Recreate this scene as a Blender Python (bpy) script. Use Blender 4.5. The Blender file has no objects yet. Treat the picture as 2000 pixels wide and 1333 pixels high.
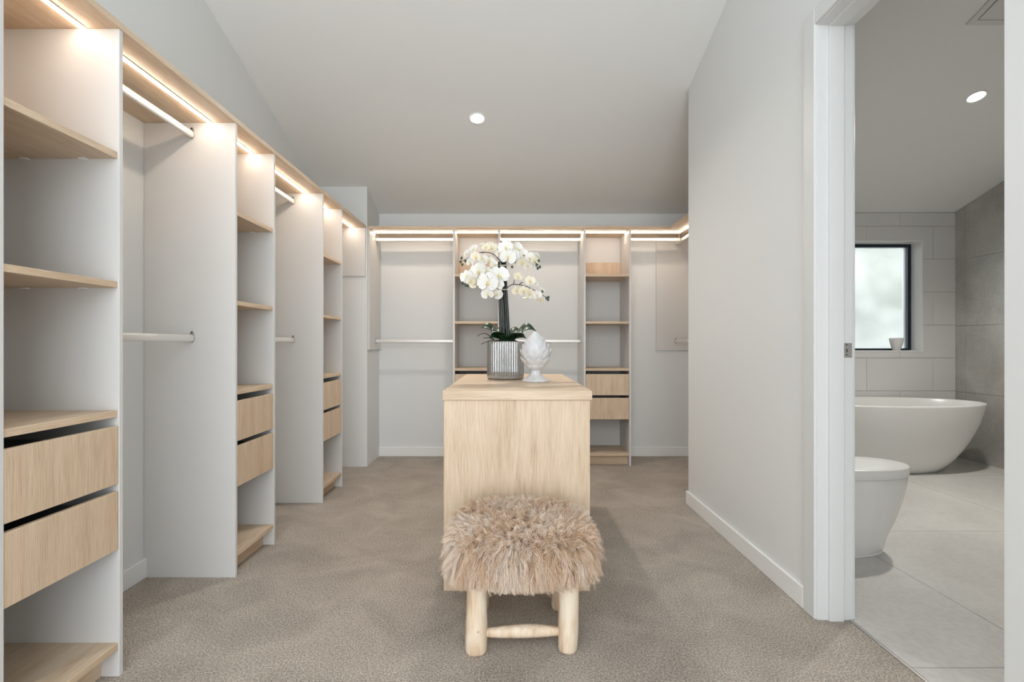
import bpy, bmesh, math, random
import numpy as np
from mathutils import Vector, Matrix

random.seed(7)
rng = np.random.default_rng(7)
scene = bpy.context.scene
C = scene.collection
PI = math.pi

# ------------------------------------------------------------------ camera
EYE = 1.15
cam_data = bpy.data.cameras.new('camera')
cam_data.sensor_width = 36.0
cam_data.lens = 36.0 * 1030.0 / 2000.0
cam_data.shift_x = 0.003
cam_data.shift_y = 0.00325
cam_data.clip_start = 0.02
cam = bpy.data.objects.new('camera', cam_data)
C.objects.link(cam)
cam.location = (0, 0, EYE)
cam.rotation_euler = (PI / 2, 0, 0)
scene.camera = cam

# ------------------------------------------------------------------ sky, exposure
SKY = 3.6
LED_POWER = 23.0
DOWNLIGHT_POWER = 60.0
BATH_POWER = 140.0
world = bpy.data.worlds.new('overcast_sky')
scene.world = world
world.use_nodes = True
bg = world.node_tree.nodes['Background']
bg.inputs[0].default_value = (0.91, 0.96, 1.0, 1)
bg.inputs[1].default_value = SKY
vs = scene.view_settings
scene.display_settings.display_device = 'sRGB'
vs.view_transform = 'Standard'
vs.look = 'None'
vs.gamma = 1.0
vs.use_curve_mapping = False
vs.exposure = 0.85
try:
    scene.cycles.use_denoising = True
    scene.cycles.max_bounces = 10
    scene.cycles.diffuse_bounces = 7
    scene.cycles.caustics_reflective = False
    scene.cycles.caustics_refractive = False
    scene.cycles.sample_clamp_indirect = 8.0
except Exception:
    pass

# key dimensions of the place (metres; x right, y into the room, z up)
XL = -1.80            # left wall face
XLF = -1.347          # front plane of the left units
XR = 1.29             # closet side of the bathroom wall
XRB = 1.43            # bathroom side of that wall
XA = 1.978            # side wall of the alcove
YB = 5.42             # end wall face
YBF = 4.98            # front plane of the end wall units
YF = -1.7             # wall behind the camera
YE = 3.79             # where the bathroom wall ends
XBR = 4.575           # bathroom side wall (behind its tiles)
YBB = 5.40            # bathroom end wall (behind its tiles)
ZT = 2.242            # underside of the wardrobe top board
DOOR0, DOOR1, DOORZ = 1.345, 2.215, 2.50


def ceil_z(y):
    return 2.492 + 0.302 * (5.42 - y)


# ------------------------------------------------------------------ materials
def new_mat(name):
    m = bpy.data.materials.new(name)
    m.use_nodes = True
    nt = m.node_tree
    b = nt.nodes['Principled BSDF']
    return m, nt, b


def plain(name, col, rough=0.5, metal=0.0, spec=0.5, coat=0.0, bump=0.0, bscale=200.0):
    m, nt, b = new_mat(name)
    b.inputs['Base Color'].default_value = (*col, 1)
    b.inputs['Roughness'].default_value = rough
    b.inputs['Metallic'].default_value = metal
    b.inputs['Specular IOR Level'].default_value = spec
    b.inputs['Coat Weight'].default_value = coat
    if bump:
        tc = nt.nodes.new('ShaderNodeTexCoord')
        n = nt.nodes.new('ShaderNodeTexNoise')
        n.inputs['Scale'].default_value = bscale
        n.inputs['Detail'].default_value = 3
        nt.links.new(tc.outputs['Object'], n.inputs['Vector'])
        bp = nt.nodes.new('ShaderNodeBump')
        bp.inputs['Strength'].default_value = bump
        bp.inputs['Distance'].default_value = 0.002
        nt.links.new(n.outputs[0], bp.inputs['Height'])
        nt.links.new(bp.outputs[0], b.inputs['Normal'])
    return m


def ramp(nt, stops):
    r = nt.nodes.new('ShaderNodeValToRGB')
    el = r.color_ramp.elements
    while len(el) < len(stops):
        el.new(0.5)
    for e, (p, c) in zip(el, stops):
        e.position = p
        e.color = (*c, 1)
    return r


def wood(name, axis, c0, c1, c2, rough=0.45):
    """light oak laminate: fine grain running along one axis"""
    m, nt, b = new_mat(name)
    tc = nt.nodes.new('ShaderNodeTexCoord')
    oi = nt.nodes.new('ShaderNodeObjectInfo')
    comb = nt.nodes.new('ShaderNodeVectorMath'); comb.operation = 'ADD'
    mul = nt.nodes.new('ShaderNodeVectorMath'); mul.operation = 'SCALE'
    mul.inputs[0].default_value = (13.0, 7.0, 5.0)
    nt.links.new(oi.outputs['Random'], mul.inputs['Scale'])
    nt.links.new(tc.outputs['Object'], comb.inputs[0])
    nt.links.new(mul.outputs[0], comb.inputs[1])
    mp = nt.nodes.new('ShaderNodeMapping')
    s = [1.0, 1.0, 1.0]; s['XYZ'.index(axis)] = 0.035
    mp.inputs['Scale'].default_value = s
    nt.links.new(comb.outputs[0], mp.inputs['Vector'])
    fine = nt.nodes.new('ShaderNodeTexNoise')
    fine.inputs['Scale'].default_value = 300
    fine.inputs['Detail'].default_value = 4
    fine.inputs['Roughness'].default_value = 0.65
    nt.links.new(mp.outputs[0], fine.inputs['Vector'])
    mp2 = nt.nodes.new('ShaderNodeMapping')
    s2 = [1.0, 1.0, 1.0]; s2['XYZ'.index(axis)] = 0.1
    mp2.inputs['Scale'].default_value = s2
    nt.links.new(comb.outputs[0], mp2.inputs['Vector'])
    broad = nt.nodes.new('ShaderNodeTexNoise')
    broad.inputs['Scale'].default_value = 22
    broad.inputs['Detail'].default_value = 3
    broad.inputs['Distortion'].default_value = 0.6
    nt.links.new(mp2.outputs[0], broad.inputs['Vector'])
    mx = nt.nodes.new('ShaderNodeMath'); mx.operation = 'MULTIPLY_ADD'
    mx.inputs[1].default_value = 0.62
    nt.links.new(fine.outputs[0], mx.inputs[0])
    m3 = nt.nodes.new('ShaderNodeMath'); m3.operation = 'MULTIPLY'; m3.inputs[1].default_value = 0.38
    nt.links.new(broad.outputs[0], m3.inputs[0])
    nt.links.new(m3.outputs[0], mx.inputs[2])
    r = ramp(nt, [(0.34, c0), (0.5, c1), (0.66, c2)])
    nt.links.new(mx.outputs[0], r.inputs[0])
    nt.links.new(r.outputs[0], b.inputs['Base Color'])
    b.inputs['Roughness'].default_value = rough
    b.inputs['Specular IOR Level'].default_value = 0.35
    bp = nt.nodes.new('ShaderNodeBump')
    bp.inputs['Strength'].default_value = 0.12
    bp.inputs['Distance'].default_value = 0.001
    nt.links.new(fine.outputs[0], bp.inputs['Height'])
    nt.links.new(bp.outputs[0], b.inputs['Normal'])
    return m


M = {}
M['wall'] = plain('wall_paint', (0.71, 0.72, 0.715), 0.7, spec=0.3, bump=0.05, bscale=120)
M['ceiling'] = plain('ceiling_paint', (0.80, 0.81, 0.805), 0.8, spec=0.2)
M['trim'] = plain('trim_gloss_paint', (0.66, 0.665, 0.66), 0.4)
M['baseboard'] = plain('baseboard_gloss_paint', (0.80, 0.80, 0.79), 0.35)
M['melamine'] = plain('greige_melamine', (0.635, 0.625, 0.61), 0.42, spec=0.4, bump=0.03, bscale=300)
OAK = ((0.475, 0.345, 0.228), (0.62, 0.478, 0.338), (0.705, 0.57, 0.43))
for ax in 'XYZ':
    M['oak' + ax] = wood('light_oak_laminate_' + ax.lower(), ax, *OAK)
M['drawer_box'] = plain('grey_drawer_box', (0.20, 0.20, 0.205), 0.5)
M['rail'] = plain('satin_rail_enamel', (0.74, 0.72, 0.69), 0.3, metal=0.35)
M['steel'] = plain('brushed_steel', (0.50, 0.49, 0.48), 0.35, metal=0.9)
M['screw_metal_hole_shade'] = plain('dark_oxide_metal_hole_shade', (0.05, 0.05, 0.05), 0.5)  # screw metal; also the painted shade of the strike plate opening
M['pin'] = plain('clear_plastic_pin', (0.8, 0.8, 0.8), 0.2)
M['ceramic'] = plain('white_matt_ceramic', (0.80, 0.80, 0.79), 0.25)
M['frame_dark'] = plain('dark_navy_aluminium', (0.008, 0.022, 0.036), 0.35)
M['reveal'] = plain('white_window_reveal', (0.85, 0.85, 0.85), 0.4)
M['white_tile'] = plain('white_wall_tile', (0.72, 0.72, 0.715), 0.22, spec=0.5)
M['grout'] = plain('grey_grout', (0.24, 0.23, 0.22), 0.9)
M['grout_light'] = plain('floor_grout', (0.36, 0.35, 0.33), 0.9)


def stone_tile(name, lo, hi, rough, scale):
    m, nt, b = new_mat(name)
    tc = nt.nodes.new('ShaderNodeTexCoord')
    n1 = nt.nodes.new('ShaderNodeTexNoise'); n1.inputs['Scale'].default_value = scale
    n1.inputs['Detail'].default_value = 8; n1.inputs['Roughness'].default_value = 0.62
    n1.inputs['Distortion'].default_value = 0.4
    n2 = nt.nodes.new('ShaderNodeTexNoise'); n2.inputs['Scale'].default_value = scale * 22
    n2.inputs['Detail'].default_value = 4
    nt.links.new(tc.outputs['Object'], n1.inputs['Vector'])
    nt.links.new(tc.outputs['Object'], n2.inputs['Vector'])
    a = nt.nodes.new('ShaderNodeMath'); a.operation = 'MULTIPLY_ADD'; a.inputs[1].default_value = 0.65
    c = nt.nodes.new('ShaderNodeMath'); c.operation = 'MULTIPLY'; c.inputs[1].default_value = 0.35
    nt.links.new(n2.outputs[0], c.inputs[0]); nt.links.new(n1.outputs[0], a.inputs[0]); nt.links.new(c.outputs[0], a.inputs[2])
    r = ramp(nt, [(0.33, lo), (0.66, hi)])
    nt.links.new(a.outputs[0], r.inputs[0])
    nt.links.new(r.outputs[0], b.inputs['Base Color'])
    b.inputs['Roughness'].default_value = rough
    return m


M['stone'] = stone_tile('grey_stone_wall_tile', (0.33, 0.32, 0.295), (0.55, 0.54, 0.51), 0.4, 2.6)
M['floor_tile'] = stone_tile('pale_grey_floor_tile', (0.44, 0.43, 0.41), (0.60, 0.59, 0.565), 0.35, 1.7)


def carpet_mat():
    m, nt, b = new_mat('taupe_carpet')
    tc = nt.nodes.new('ShaderNodeTexCoord')
    big = nt.nodes.new('ShaderNodeTexNoise'); big.inputs['Scale'].default_value = 3.2
    big.inputs['Detail'].default_value = 5; big.inputs['Roughness'].default_value = 0.6; big.inputs['Distortion'].default_value = 0.8
    fine = nt.nodes.new('ShaderNodeTexNoise'); fine.inputs['Scale'].default_value = 140
    fine.inputs['Detail'].default_value = 3; fine.inputs['Roughness'].default_value = 0.8
    vor = nt.nodes.new('ShaderNodeTexVoronoi'); vor.inputs['Scale'].default_value = 230
    for n in (big, fine, vor):
        nt.links.new(tc.outputs['Object'], n.inputs['Vector'])
    a = nt.nodes.new('ShaderNodeMath'); a.operation = 'MULTIPLY_ADD'; a.inputs[1].default_value = 0.18
    c = nt.nodes.new('ShaderNodeMath'); c.operation = 'MULTIPLY'; c.inputs[1].default_value = 0.82
    nt.links.new(fine.outputs[0], c.inputs[0]); nt.links.new(big.outputs[0], a.inputs[0]); nt.links.new(c.outputs[0], a.inputs[2])
    r = ramp(nt, [(0.34, (0.125, 0.100, 0.077)), (0.50, (0.385, 0.332, 0.274)), (0.64, (0.69, 0.615, 0.53))])
    nt.links.new(a.outputs[0], r.inputs[0])
    nt.links.new(r.outputs[0], b.inputs['Base Color'])
    b.inputs['Roughness'].default_value = 0.95
    b.inputs['Specular IOR Level'].default_value = 0.1
    b.inputs['Sheen Weight'].default_value = 0.2
    ad = nt.nodes.new('ShaderNodeMath'); ad.operation = 'ADD'
    nt.links.new(fine.outputs[0], ad.inputs[0]); nt.links.new(vor.outputs['Distance'], ad.inputs[1])
    bp = nt.nodes.new('ShaderNodeBump'); bp.inputs['Strength'].default_value = 0.7; bp.inputs['Distance'].default_value = 0.006
    nt.links.new(ad.outputs[0], bp.inputs['Height']); nt.links.new(bp.outputs[0], b.inputs['Normal'])
    return m


M['carpet'] = carpet_mat()


def emit_mat(name, col, strength):
    m = bpy.data.materials.new(name); m.use_nodes = True
    nt = m.node_tree; nt.nodes.clear()
    o = nt.nodes.new('ShaderNodeOutputMaterial'); e = nt.nodes.new('ShaderNodeEmission')
    e.inputs[0].default_value = (*col, 1); e.inputs[1].default_value = strength
    nt.links.new(e.outputs[0], o.inputs[0])
    return m


M['led'] = emit_mat('warm_led_diffuser', (1.0, 0.82, 0.66), LED_POWER)
M['lamp'] = emit_mat('downlight_lens', (1.0, 0.95, 0.89), 18.0)


def glass_clear(name):
    m = bpy.data.materials.new(name); m.use_nodes = True
    nt = m.node_tree; nt.nodes.clear()
    o = nt.nodes.new('ShaderNodeOutputMaterial')
    t = nt.nodes.new('ShaderNodeBsdfTransparent'); g = nt.nodes.new('ShaderNodeBsdfGlossy')
    g.inputs['Roughness'].default_value = 0.02
    mx = nt.nodes.new('ShaderNodeMixShader'); mx.inputs[0].default_value = 0.06
    nt.links.new(t.outputs[0], mx.inputs[1]); nt.links.new(g.outputs[0], mx.inputs[2]); nt.links.new(mx.outputs[0], o.inputs[0])
    return m


def glass_frosted(name):
    m = bpy.data.materials.new(name); m.use_nodes = True
    nt = m.node_tree; nt.nodes.clear()
    o = nt.nodes.new('ShaderNodeOutputMaterial')
    t = nt.nodes.new('ShaderNodeBsdfTranslucent'); t.inputs[0].default_value = (0.62, 0.63, 0.62, 1)
    g = nt.nodes.new('ShaderNodeBsdfRefraction'); g.inputs['Roughness'].default_value = 0.45; g.inputs['IOR'].default_value = 1.15
    g.inputs['Color'].default_value = (0.80, 0.81, 0.80, 1)
    mx = nt.nodes.new('ShaderNodeMixShader'); mx.inputs[0].default_value = 0.7
    nt.links.new(t.outputs[0], mx.inputs[1]); nt.links.new(g.outputs[0], mx.inputs[2]); nt.links.new(mx.outputs[0], o.inputs[0])
    return m


M['glass'] = glass_clear('clear_window_glass')
M['frosted'] = glass_frosted('frosted_window_glass')


# ------------------------------------------------------------------ helpers
def obj(name, me, mat=None, parent=None, loc=(0, 0, 0), smooth=False):
    o = bpy.data.objects.new(name, me)
    C.objects.link(o)
    if mat is not None and not me.materials:
        me.materials.append(M[mat] if isinstance(mat, str) else mat)
    if smooth:
        for p in me.polygons:
            p.use_smooth = True
    o.location = loc
    if parent is not None:
        o.parent = parent
    return o


def bm_mesh(bm, name):
    bmesh.ops.recalc_face_normals(bm, faces=bm.faces)
    me = bpy.data.meshes.new(name)
    bm.to_mesh(me); bm.free()
    return me


def bm_box(bm, x0, x1, y0, y1, z0, z1):
    vs_ = [bm.verts.new(p) for p in ((x0, y0, z0), (x1, y0, z0), (x1, y1, z0), (x0, y1, z0),
                                     (x0, y0, z1), (x1, y0, z1), (x1, y1, z1), (x0, y1, z1))]
    for f in ((0, 3, 2, 1), (4, 5, 6, 7), (0, 1, 5, 4), (1, 2, 6, 5), (2, 3, 7, 6), (3, 0, 4, 7)):
        bm.faces.new([vs_[i] for i in f])
    return vs_


def box(name, x0, x1, y0, y1, z0, z1, mat, parent=None, bevel=0.0012):
    """a board with softened edges, given in world coordinates (its parent may stand anywhere)"""
    ox, oy, oz = parent_origin(parent)
    bm = bmesh.new()
    bm_box(bm, x0 - ox, x1 - ox, y0 - oy, y1 - oy, z0 - oz, z1 - oz)
    if bevel:
        bmesh.ops.bevel(bm, geom=list(bm.edges), offset=bevel, segments=1, affect='EDGES', profile=0.5)
    return obj(name, bm_mesh(bm, name), mat, parent)


def parent_origin(p):
    v = Vector((0, 0, 0))
    while p is not None:
        v += p.location
        p = p.parent
    return v


def thing(name, label, cat, loc=(0, 0, 0), group=None):
    o = bpy.data.objects.new(name, None)
    o.empty_display_size = 0.1
    C.objects.link(o)
    o.location = loc
    return tag(o, label, cat, group)


def tag(o, label, cat, group=None):
    o['label'] = label; o['category'] = cat
    if group:
        o['group'] = group
    return o


def struct(o, label=None):
    o['kind'] = 'structure'
    if label:
        o['label'] = label
    return o


def wall_prism(name, x0, x1, y0, y1, mat='wall', z0=0.0, parent=None):
    """a wall standing up into the raking ceiling"""
    bm = bmesh.new()
    v = bm_box(bm, x0, x1, y0, y1, z0, 1.0)
    for k in (4, 5, 6, 7):
        v[k].co.z = ceil_z(v[k].co.y) + 0.03
    return obj(name, bm_mesh(bm, name), mat, parent)


def poly_prism(name, pts, d, mat, parent, chamfer=0.0):
    """extrude a polygon (list of 3D points in one plane) by the vector d"""
    bm = bmesh.new()
    a = [bm.verts.new(p) for p in pts]
    f = bm.faces.new(a)
    r = bmesh.ops.extrude_face_region(bm, geom=[f])
    for g in r['geom']:
        if isinstance(g, bmesh.types.BMVert):
            g.co += Vector(d)
    return obj(name, bm_mesh(bm, name), mat, parent)


def tube(bm, pts, radii, n=8, cap=True, jitter=None):
    rings = []
    pts = [Vector(p) for p in pts]
    up = Vector((0, 0, 1))
    t0 = (pts[1] - pts[0]).normalized()
    nrm = t0.orthogonal().normalized()
    for i, p in enumerate(pts):
        t = (pts[min(i + 1, len(pts) - 1)] - pts[max(i - 1, 0)]).normalized()
        nrm = (nrm - t * nrm.dot(t)).normalized()
        bn = t.cross(nrm)
        ring = []
        for k in range(n):
            a = 2 * PI * k / n
            r = radii[i] if not jitter else radii[i] * (1 + jitter(i, k))
            ring.append(bm.verts.new(p + (nrm * math.cos(a) + bn * math.sin(a)) * r))
        rings.append(ring)
    for i in range(len(rings) - 1):
        for k in range(n):
            bm.faces.new((rings[i][k], rings[i][(k + 1) % n], rings[i + 1][(k + 1) % n], rings[i + 1][k]))
    if cap:
        bm.faces.new(list(reversed(rings[0]))); bm.faces.new(rings[-1])
    return rings


def lathe(bm, prof, n=32, cx=0, cy=0, mod=None, close=False):
    rings = []
    for (r, z) in prof:
        ring = []
        for k in range(n):
            a = 2 * PI * k / n
            rr = r * (mod(a, z) if mod else 1)
            ring.append(bm.verts.new((cx + rr * math.cos(a), cy + rr * math.sin(a), z)))
        rings.append(ring)
    for i in range(len(rings) - 1):
        for k in range(n):
            bm.faces.new((rings[i][k], rings[i][(k + 1) % n], rings[i + 1][(k + 1) % n], rings[i + 1][k]))
    bm.faces.new(list(reversed(rings[0]))); bm.faces.new(rings[-1])
    return rings


def thicken(bm, t):
    """give an open sheet a back at distance t and a closed rim"""
    bmesh.ops.recalc_face_normals(bm, faces=bm.faces)
    bm.normal_update()
    front = list(bm.faces)
    rim = [e for e in bm.edges if e.is_boundary]
    back = {v: bm.verts.new(v.co - v.normal * t) for v in list(bm.verts)}
    for f in front:
        bm.faces.new([back[v] for v in reversed(f.verts)])
    for e in rim:
        a, b_ = e.verts
        bm.faces.new((a, b_, back[b_], back[a]))


# ================================================================== SETTING
# floor
fl = struct(box('floor', XL - 0.12, XR + 0.14, YF - 0.12, YE + 0.02, -0.06, 0.0, 'carpet', bevel=0), 'taupe grey loop pile carpet')
bm = bmesh.new(); bm_box(bm, XL - 0.12, XA + 0.1, YE + 0.02, YB + 0.1, -0.06, 0.0)
fl2 = obj('carpet_area', bm_mesh(bm, 'carpet_area'), 'carpet', fl)

# ceiling: one raking plane over closet and bathroom
bm = bmesh.new()
y0, y1 = YF - 0.2, 5.70
v = bm_box(bm, XL - 0.2, XBR + 0.2, y0, y1, 0, 1)
for k, q in enumerate(v):
    q.co.z = ceil_z(q.co.y) + (0.10 if k >= 4 else 0.0)
struct(obj('ceiling', bm_mesh(bm, 'ceiling'), 'ceiling'), 'sloping white plaster ceiling')

struct(wall_prism('wall_left', XL - 0.12, XL, YF - 0.12, 5.66))
struct(wall_prism('wall_back', XL, XA + 0.115, YB, 5.66))
struct(wall_prism('wall_pillar', XL, -1.333, 4.956, YB), 'boxed pillar in the corner of the closet')
wr = struct(wall_prism('wall_right', XR, XRB, DOOR1, YE), 'plain white wall between closet and bathroom')
wall_prism('wall_near_door', XR, XRB, YF - 0.12, DOOR0, parent=wr)
wall_prism('wall_over_door', XR, XRB, DOOR0, DOOR1, z0=DOORZ, parent=wr)
struct(wall_prism('wall_alcove_end', XRB, XA + 0.115, YE - 0.115, YE))
struct(wall_prism('wall_alcove_side', XA, XA + 0.115, YE, YB))

# wall behind the camera with the big glazed door that lights the closet
W2 = (-1.70, 1.20, 0.06, 3.60)
wf = struct(wall_prism('wall_front', XL, W2[0], YF - 0.12, YF))
wall_prism('wall_front_side', W2[1], XR, YF - 0.12, YF, parent=wf)
wall_prism('wall_front_head', W2[0], W2[1], YF - 0.12, YF, z0=W2[3], parent=wf)
box('wall_front_sill', W2[0], W2[1], YF - 0.12, YF, 0, W2[2], 'wall', wf, bevel=0)
w2 = bpy.data.objects.new('window_2', None); C.objects.link(w2); struct(w2, 'tall glazed window behind the camera')
fy0, fy1 = YF - 0.09, YF - 0.04
for (a, b_, c_, d_) in ((W2[0], W2[0] + .05, W2[2], W2[3]), (W2[1] - .05, W2[1], W2[2], W2[3]), (-0.275, -0.225, W2[2] + .05, W2[3] - .05),
                        (W2[0] + .05, W2[1] - .05, W2[2], W2[2] + .05), (W2[0] + .05, W2[1] - .05, W2[3] - .05, W2[3])):
    box('frame_bar', a, b_, fy0, fy1, c_, d_, 'frame_dark', w2)
for (a, b_) in ((W2[0] + .05, -0.275), (-0.225, W2[1] - .05)):
    box('pane', a, b_, YF - 0.068, YF - 0.062, W2[2] + .05, W2[3] - .05, 'glass', w2, bevel=0)
pl = bpy.data.lights.new('window_back_offscreen', 'AREA'); pl.shape = 'RECTANGLE'
pl.size = W2[1] - W2[0]; pl.size_y = W2[3] - W2[2]; pl.cycles.is_portal = True
po = bpy.data.objects.new('window_back_offscreen', pl); C.objects.link(po)
po.location = ((W2[0] + W2[1]) / 2, YF - 0.13, (W2[2] + W2[3]) / 2); po.rotation_euler = (PI / 2, 0, 0)
po['kind'] = 'structure'

# baseboards
BH, BT = 0.095, 0.015


def baseboard(name, x0, x1, y0, y1):
    return struct(box(name, x0, x1, y0, y1, 0, BH, 'baseboard', bevel=0.003))


baseboard('baseboard_left', XL, XL + BT, YF, 4.956)
baseboard('baseboard_back', -1.333, XA, YB - BT, YB)
bb = baseboard('baseboard_right', XR - BT, XR, DOOR1 + 0.075, YE + BT)
baseboard('baseboard_right_near', XR - BT, XR, YF, DOOR0 - 0.075)
box('baseboard_return', XR, XA, YE, YE + BT, 0, BH, 'baseboard', bb, bevel=0.003)
baseboard('baseboard_alcove', XA - BT, XA, YE + BT, YB - BT)

# door opening to the bathroom: jambs, stops, architraves, strike plate
d1 = bpy.data.objects.new('door_1', None); C.objects.link(d1); d1.location = (XR, DOOR1, 0)
struct(d1, 'white painted door frame leading to the bathroom')
JT = 0.02
X0J, X1J = XR - 0.006, XRB + 0.004
box('jamb', X0J, X1J, DOOR1 - JT + .001, DOOR1 + .001, 0, DOORZ, 'trim', d1)
box('jamb', X0J, X1J, DOOR0 - .001, DOOR0 + JT - .001, 0, DOORZ, 'trim', d1)
box('head_jamb', X0J, X1J, DOOR0 + JT - .001, DOOR1 - JT + .001, DOORZ - JT, DOORZ, 'trim', d1)
box('door_stop', X0J + 0.045, 1.389, DOOR1 - JT - 0.011, DOOR1 - JT + .002, 0, DOORZ - JT, 'trim', d1)
box('door_stop', X0J + 0.045, 1.389, DOOR0 + JT - .002, DOOR0 + JT + 0.011, 0, DOORZ - JT, 'trim', d1)
box('door_stop', X0J + 0.045, 1.389, DOOR0 + JT + .011, DOOR1 - JT - .011, DOORZ - JT - 0.011, DOORZ - JT + .002, 'trim', d1)
for (a, b_) in ((XR - 0.016, XR + 0.001), (XRB - 0.001, XRB + 0.016)):
    box('architrave', a, b_, DOOR1 - JT + 0.006, DOOR1 + 0.070, 0, DOORZ + 0.056, 'trim', d1, bevel=0.003)
    box('architrave', a, b_, DOOR0 - 0.070, DOOR0 + JT - 0.006, 0, DOORZ + 0.056, 'trim', d1, bevel=0.003)
    box('architrave', a, b_, DOOR0 + JT - .006, DOOR1 - JT + .006, DOORZ - JT + .006, DOORZ + 0.056, 'trim', d1, bevel=0.003)
sp = box('strike_plate', 1.392, 1.427, DOOR1 - JT - 0.0015, DOOR1 - JT + 0.003, 1.095, 1.155, 'steel', d1, bevel=0.0006)
sp['label'] = 'brushed steel strike plate'
box('latch_hole_shade', 1.4035, 1.4085, DOOR1 - JT - 0.0022, DOOR1 - JT, 1.117, 1.131, 'screw_metal_hole_shade', sp, bevel=0)  # solid dark block, its colour stands in for shade inside the latch opening
for zz in (1.148, 1.106):
    bm = bmesh.new(); tube(bm, [(0, -0.0012, 0), (0, 0, 0)], [0.0032, 0.0032], 8)
    o = obj('screw', bm_mesh(bm, 'screw'), 'screw_metal_hole_shade', sp)
    o.location = Vector((1.4045, DOOR1 - JT - 0.0012, zz)) - parent_origin(sp)
struct(box('trim_threshold', 1.416, 1.424, DOOR0 + JT, DOOR1 - JT, -0.01, 0.004, 'steel', bevel=0.001), 'thin metal strip between carpet and tiles')

# ------------------------------------------------------------------ bathroom shell
XAB = XA + 0.115       # bathroom side of the alcove wall
fb = struct(box('floor_bathroom', 1.424, XBR, 1.15, YE - 0.1, -0.06, -0.006, 'grout_light', bevel=0), 'pale grey tiled bathroom floor')
box('floor_base', XAB, XBR, YE - 0.1, YBB, -0.06, -0.006, 'grout_light', fb, bevel=0)
GX = [1.424, 1.99, 3.36, XBR]
GY = [1.15, 1.874, 3.245, 4.615, YBB]
g = 0.0016
for i in range(3):
    for j in range(4):
        a, b_, c_, d_ = GX[i] + g, GX[i + 1] - g, GY[j] + g, GY[j + 1] - g
        cut = YE - 0.1
        if a < XAB and d_ > cut:            # tiles notched around the alcove
            if c_ < cut:
                pts = [(a, c_), (b_, c_), (b_, d_), (XAB, d_), (XAB, cut), (a, cut)] if b_ > XAB else [(a, c_), (b_, c_), (b_, cut), (a, cut)]
            elif b_ > XAB:
                pts = [(XAB, c_), (b_, c_), (b_, d_), (XAB, d_)]
            else:
                continue
        else:
            pts = [(a, c_), (b_, c_), (b_, d_), (a, d_)]
        poly_prism('tile', [(p_, q_, -0.008) for p_, q_ in pts], (0, 0, 0.008), 'floor_tile', fb)

WIN = (2.95, 4.218, 1.087, 2.20)
rv = 0.012
wb = struct(wall_prism('wall_bathroom_back', XA + 0.115, WIN[0] - rv, YBB, 5.66, 'grout'), 'white tiled bathroom end wall with window')
wall_prism('wall_beside_window', WIN[1] + rv, XBR + 0.12, YBB, 5.66, 'grout', parent=wb)
wall_prism('wall_above_window', WIN[0] - rv, WIN[1] + rv, YBB, 5.66, 'grout', z0=WIN[3] + rv, parent=wb)
box('wall_below_window', WIN[0] - rv, WIN[1] + rv, YBB, 5.66, 0, WIN[2] - rv, 'grout', wb, bevel=0)
# white tiles, half bond, cut around the window
TW, TH, TT = 0.6815, 0.337, 0.010
grout = 0.0015


def rect_minus(r, w):
    x0, x1, z0, z1 = r; wx0, wx1, wz0, wz1 = w
    if x1 <= wx0 or x0 >= wx1 or z1 <= wz0 or z0 >= wz1:
        return [r]
    out = []
    if z0 < wz0: out.append((x0, x1, z0, wz0))
    if z1 > wz1: out.append((x0, x1, wz1, z1))
    a, b_ = max(z0, wz0), min(z1, wz1)
    if x0 < wx0: out.append((x0, wx0, a, b_))
    if x1 > wx1: out.append((wx1, x1, a, b_))
    return out


zc = ceil_z(YBB) - 0.004
for row in range(8):
    z0, z1 = row * TH + grout, min((row + 1) * TH - grout, zc)
    if z1 - z0 < 0.01:
        continue
    ref = 4.338 if row % 2 == 0 else 3.995
    x = ref - TW * 5
    while x < XBR - 0.01:
        x0, x1 = max(x + grout, XA + 0.117), min(x + TW - grout, XBR - 0.012)
        x += TW
        if x1 - x0 < 0.02:
            continue
        rs = rect_minus((x0, x1, z0, z1), (WIN[0] - .012, WIN[1] + .012, WIN[2] - .012, WIN[3] + .012))
        if not rs:
            continue
        bm = bmesh.new()
        for (a, b_, c_, d_) in rs:
            bm_box(bm, a, b_, YBB - TT, YBB + 0.002, c_, d_)
        obj('tile', bm_mesh(bm, 'tile'), 'white_tile', wb)

# stone tiled side wall
ws = struct(wall_prism('wall_bathroom_right', XBR, XBR + 0.12, 1.15, 5.66, 'grout'), 'grey stone tiled bathroom wall')
RH = 0.668


def clip_top(pts):
    """clip a polygon of (y, z) points to below the ceiling"""
    f = lambda p: ceil_z(p[0]) - 0.004 - p[1]
    out = []
    for i in range(len(pts)):
        p, q = pts[i], pts[(i + 1) % len(pts)]
        fp, fq = f(p), f(q)
        if fp >= 0: out.append(p)
        if fp * fq < 0:
            t = fp / (fp - fq)
            out.append((p[0] + t * (q[0] - p[0]), p[1] + t * (q[1] - p[1])))
    return out


for row in range(6):
    ys = [YBB - TT - 0.001, 5.27, 3.91, 2.55, 1.15]
    for j in range(4):
        y1_, y0_ = ys[j] - (0.0012 if j else 0), ys[j + 1] + 0.0012
        p = clip_top([(y0_, row * RH + .0012), (y1_, row * RH + .0012), (y1_, (row + 1) * RH - .0012), (y0_, (row + 1) * RH - .0012)])
        if len(p) >= 3:
            poly_prism('tile', [(XBR - 0.012, a, b_) for a, b_ in p], (0.014, 0, 0), 'stone', ws)
struct(wall_prism('wall_bathroom_front', XRB, XBR, 1.03, 1.15))

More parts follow.
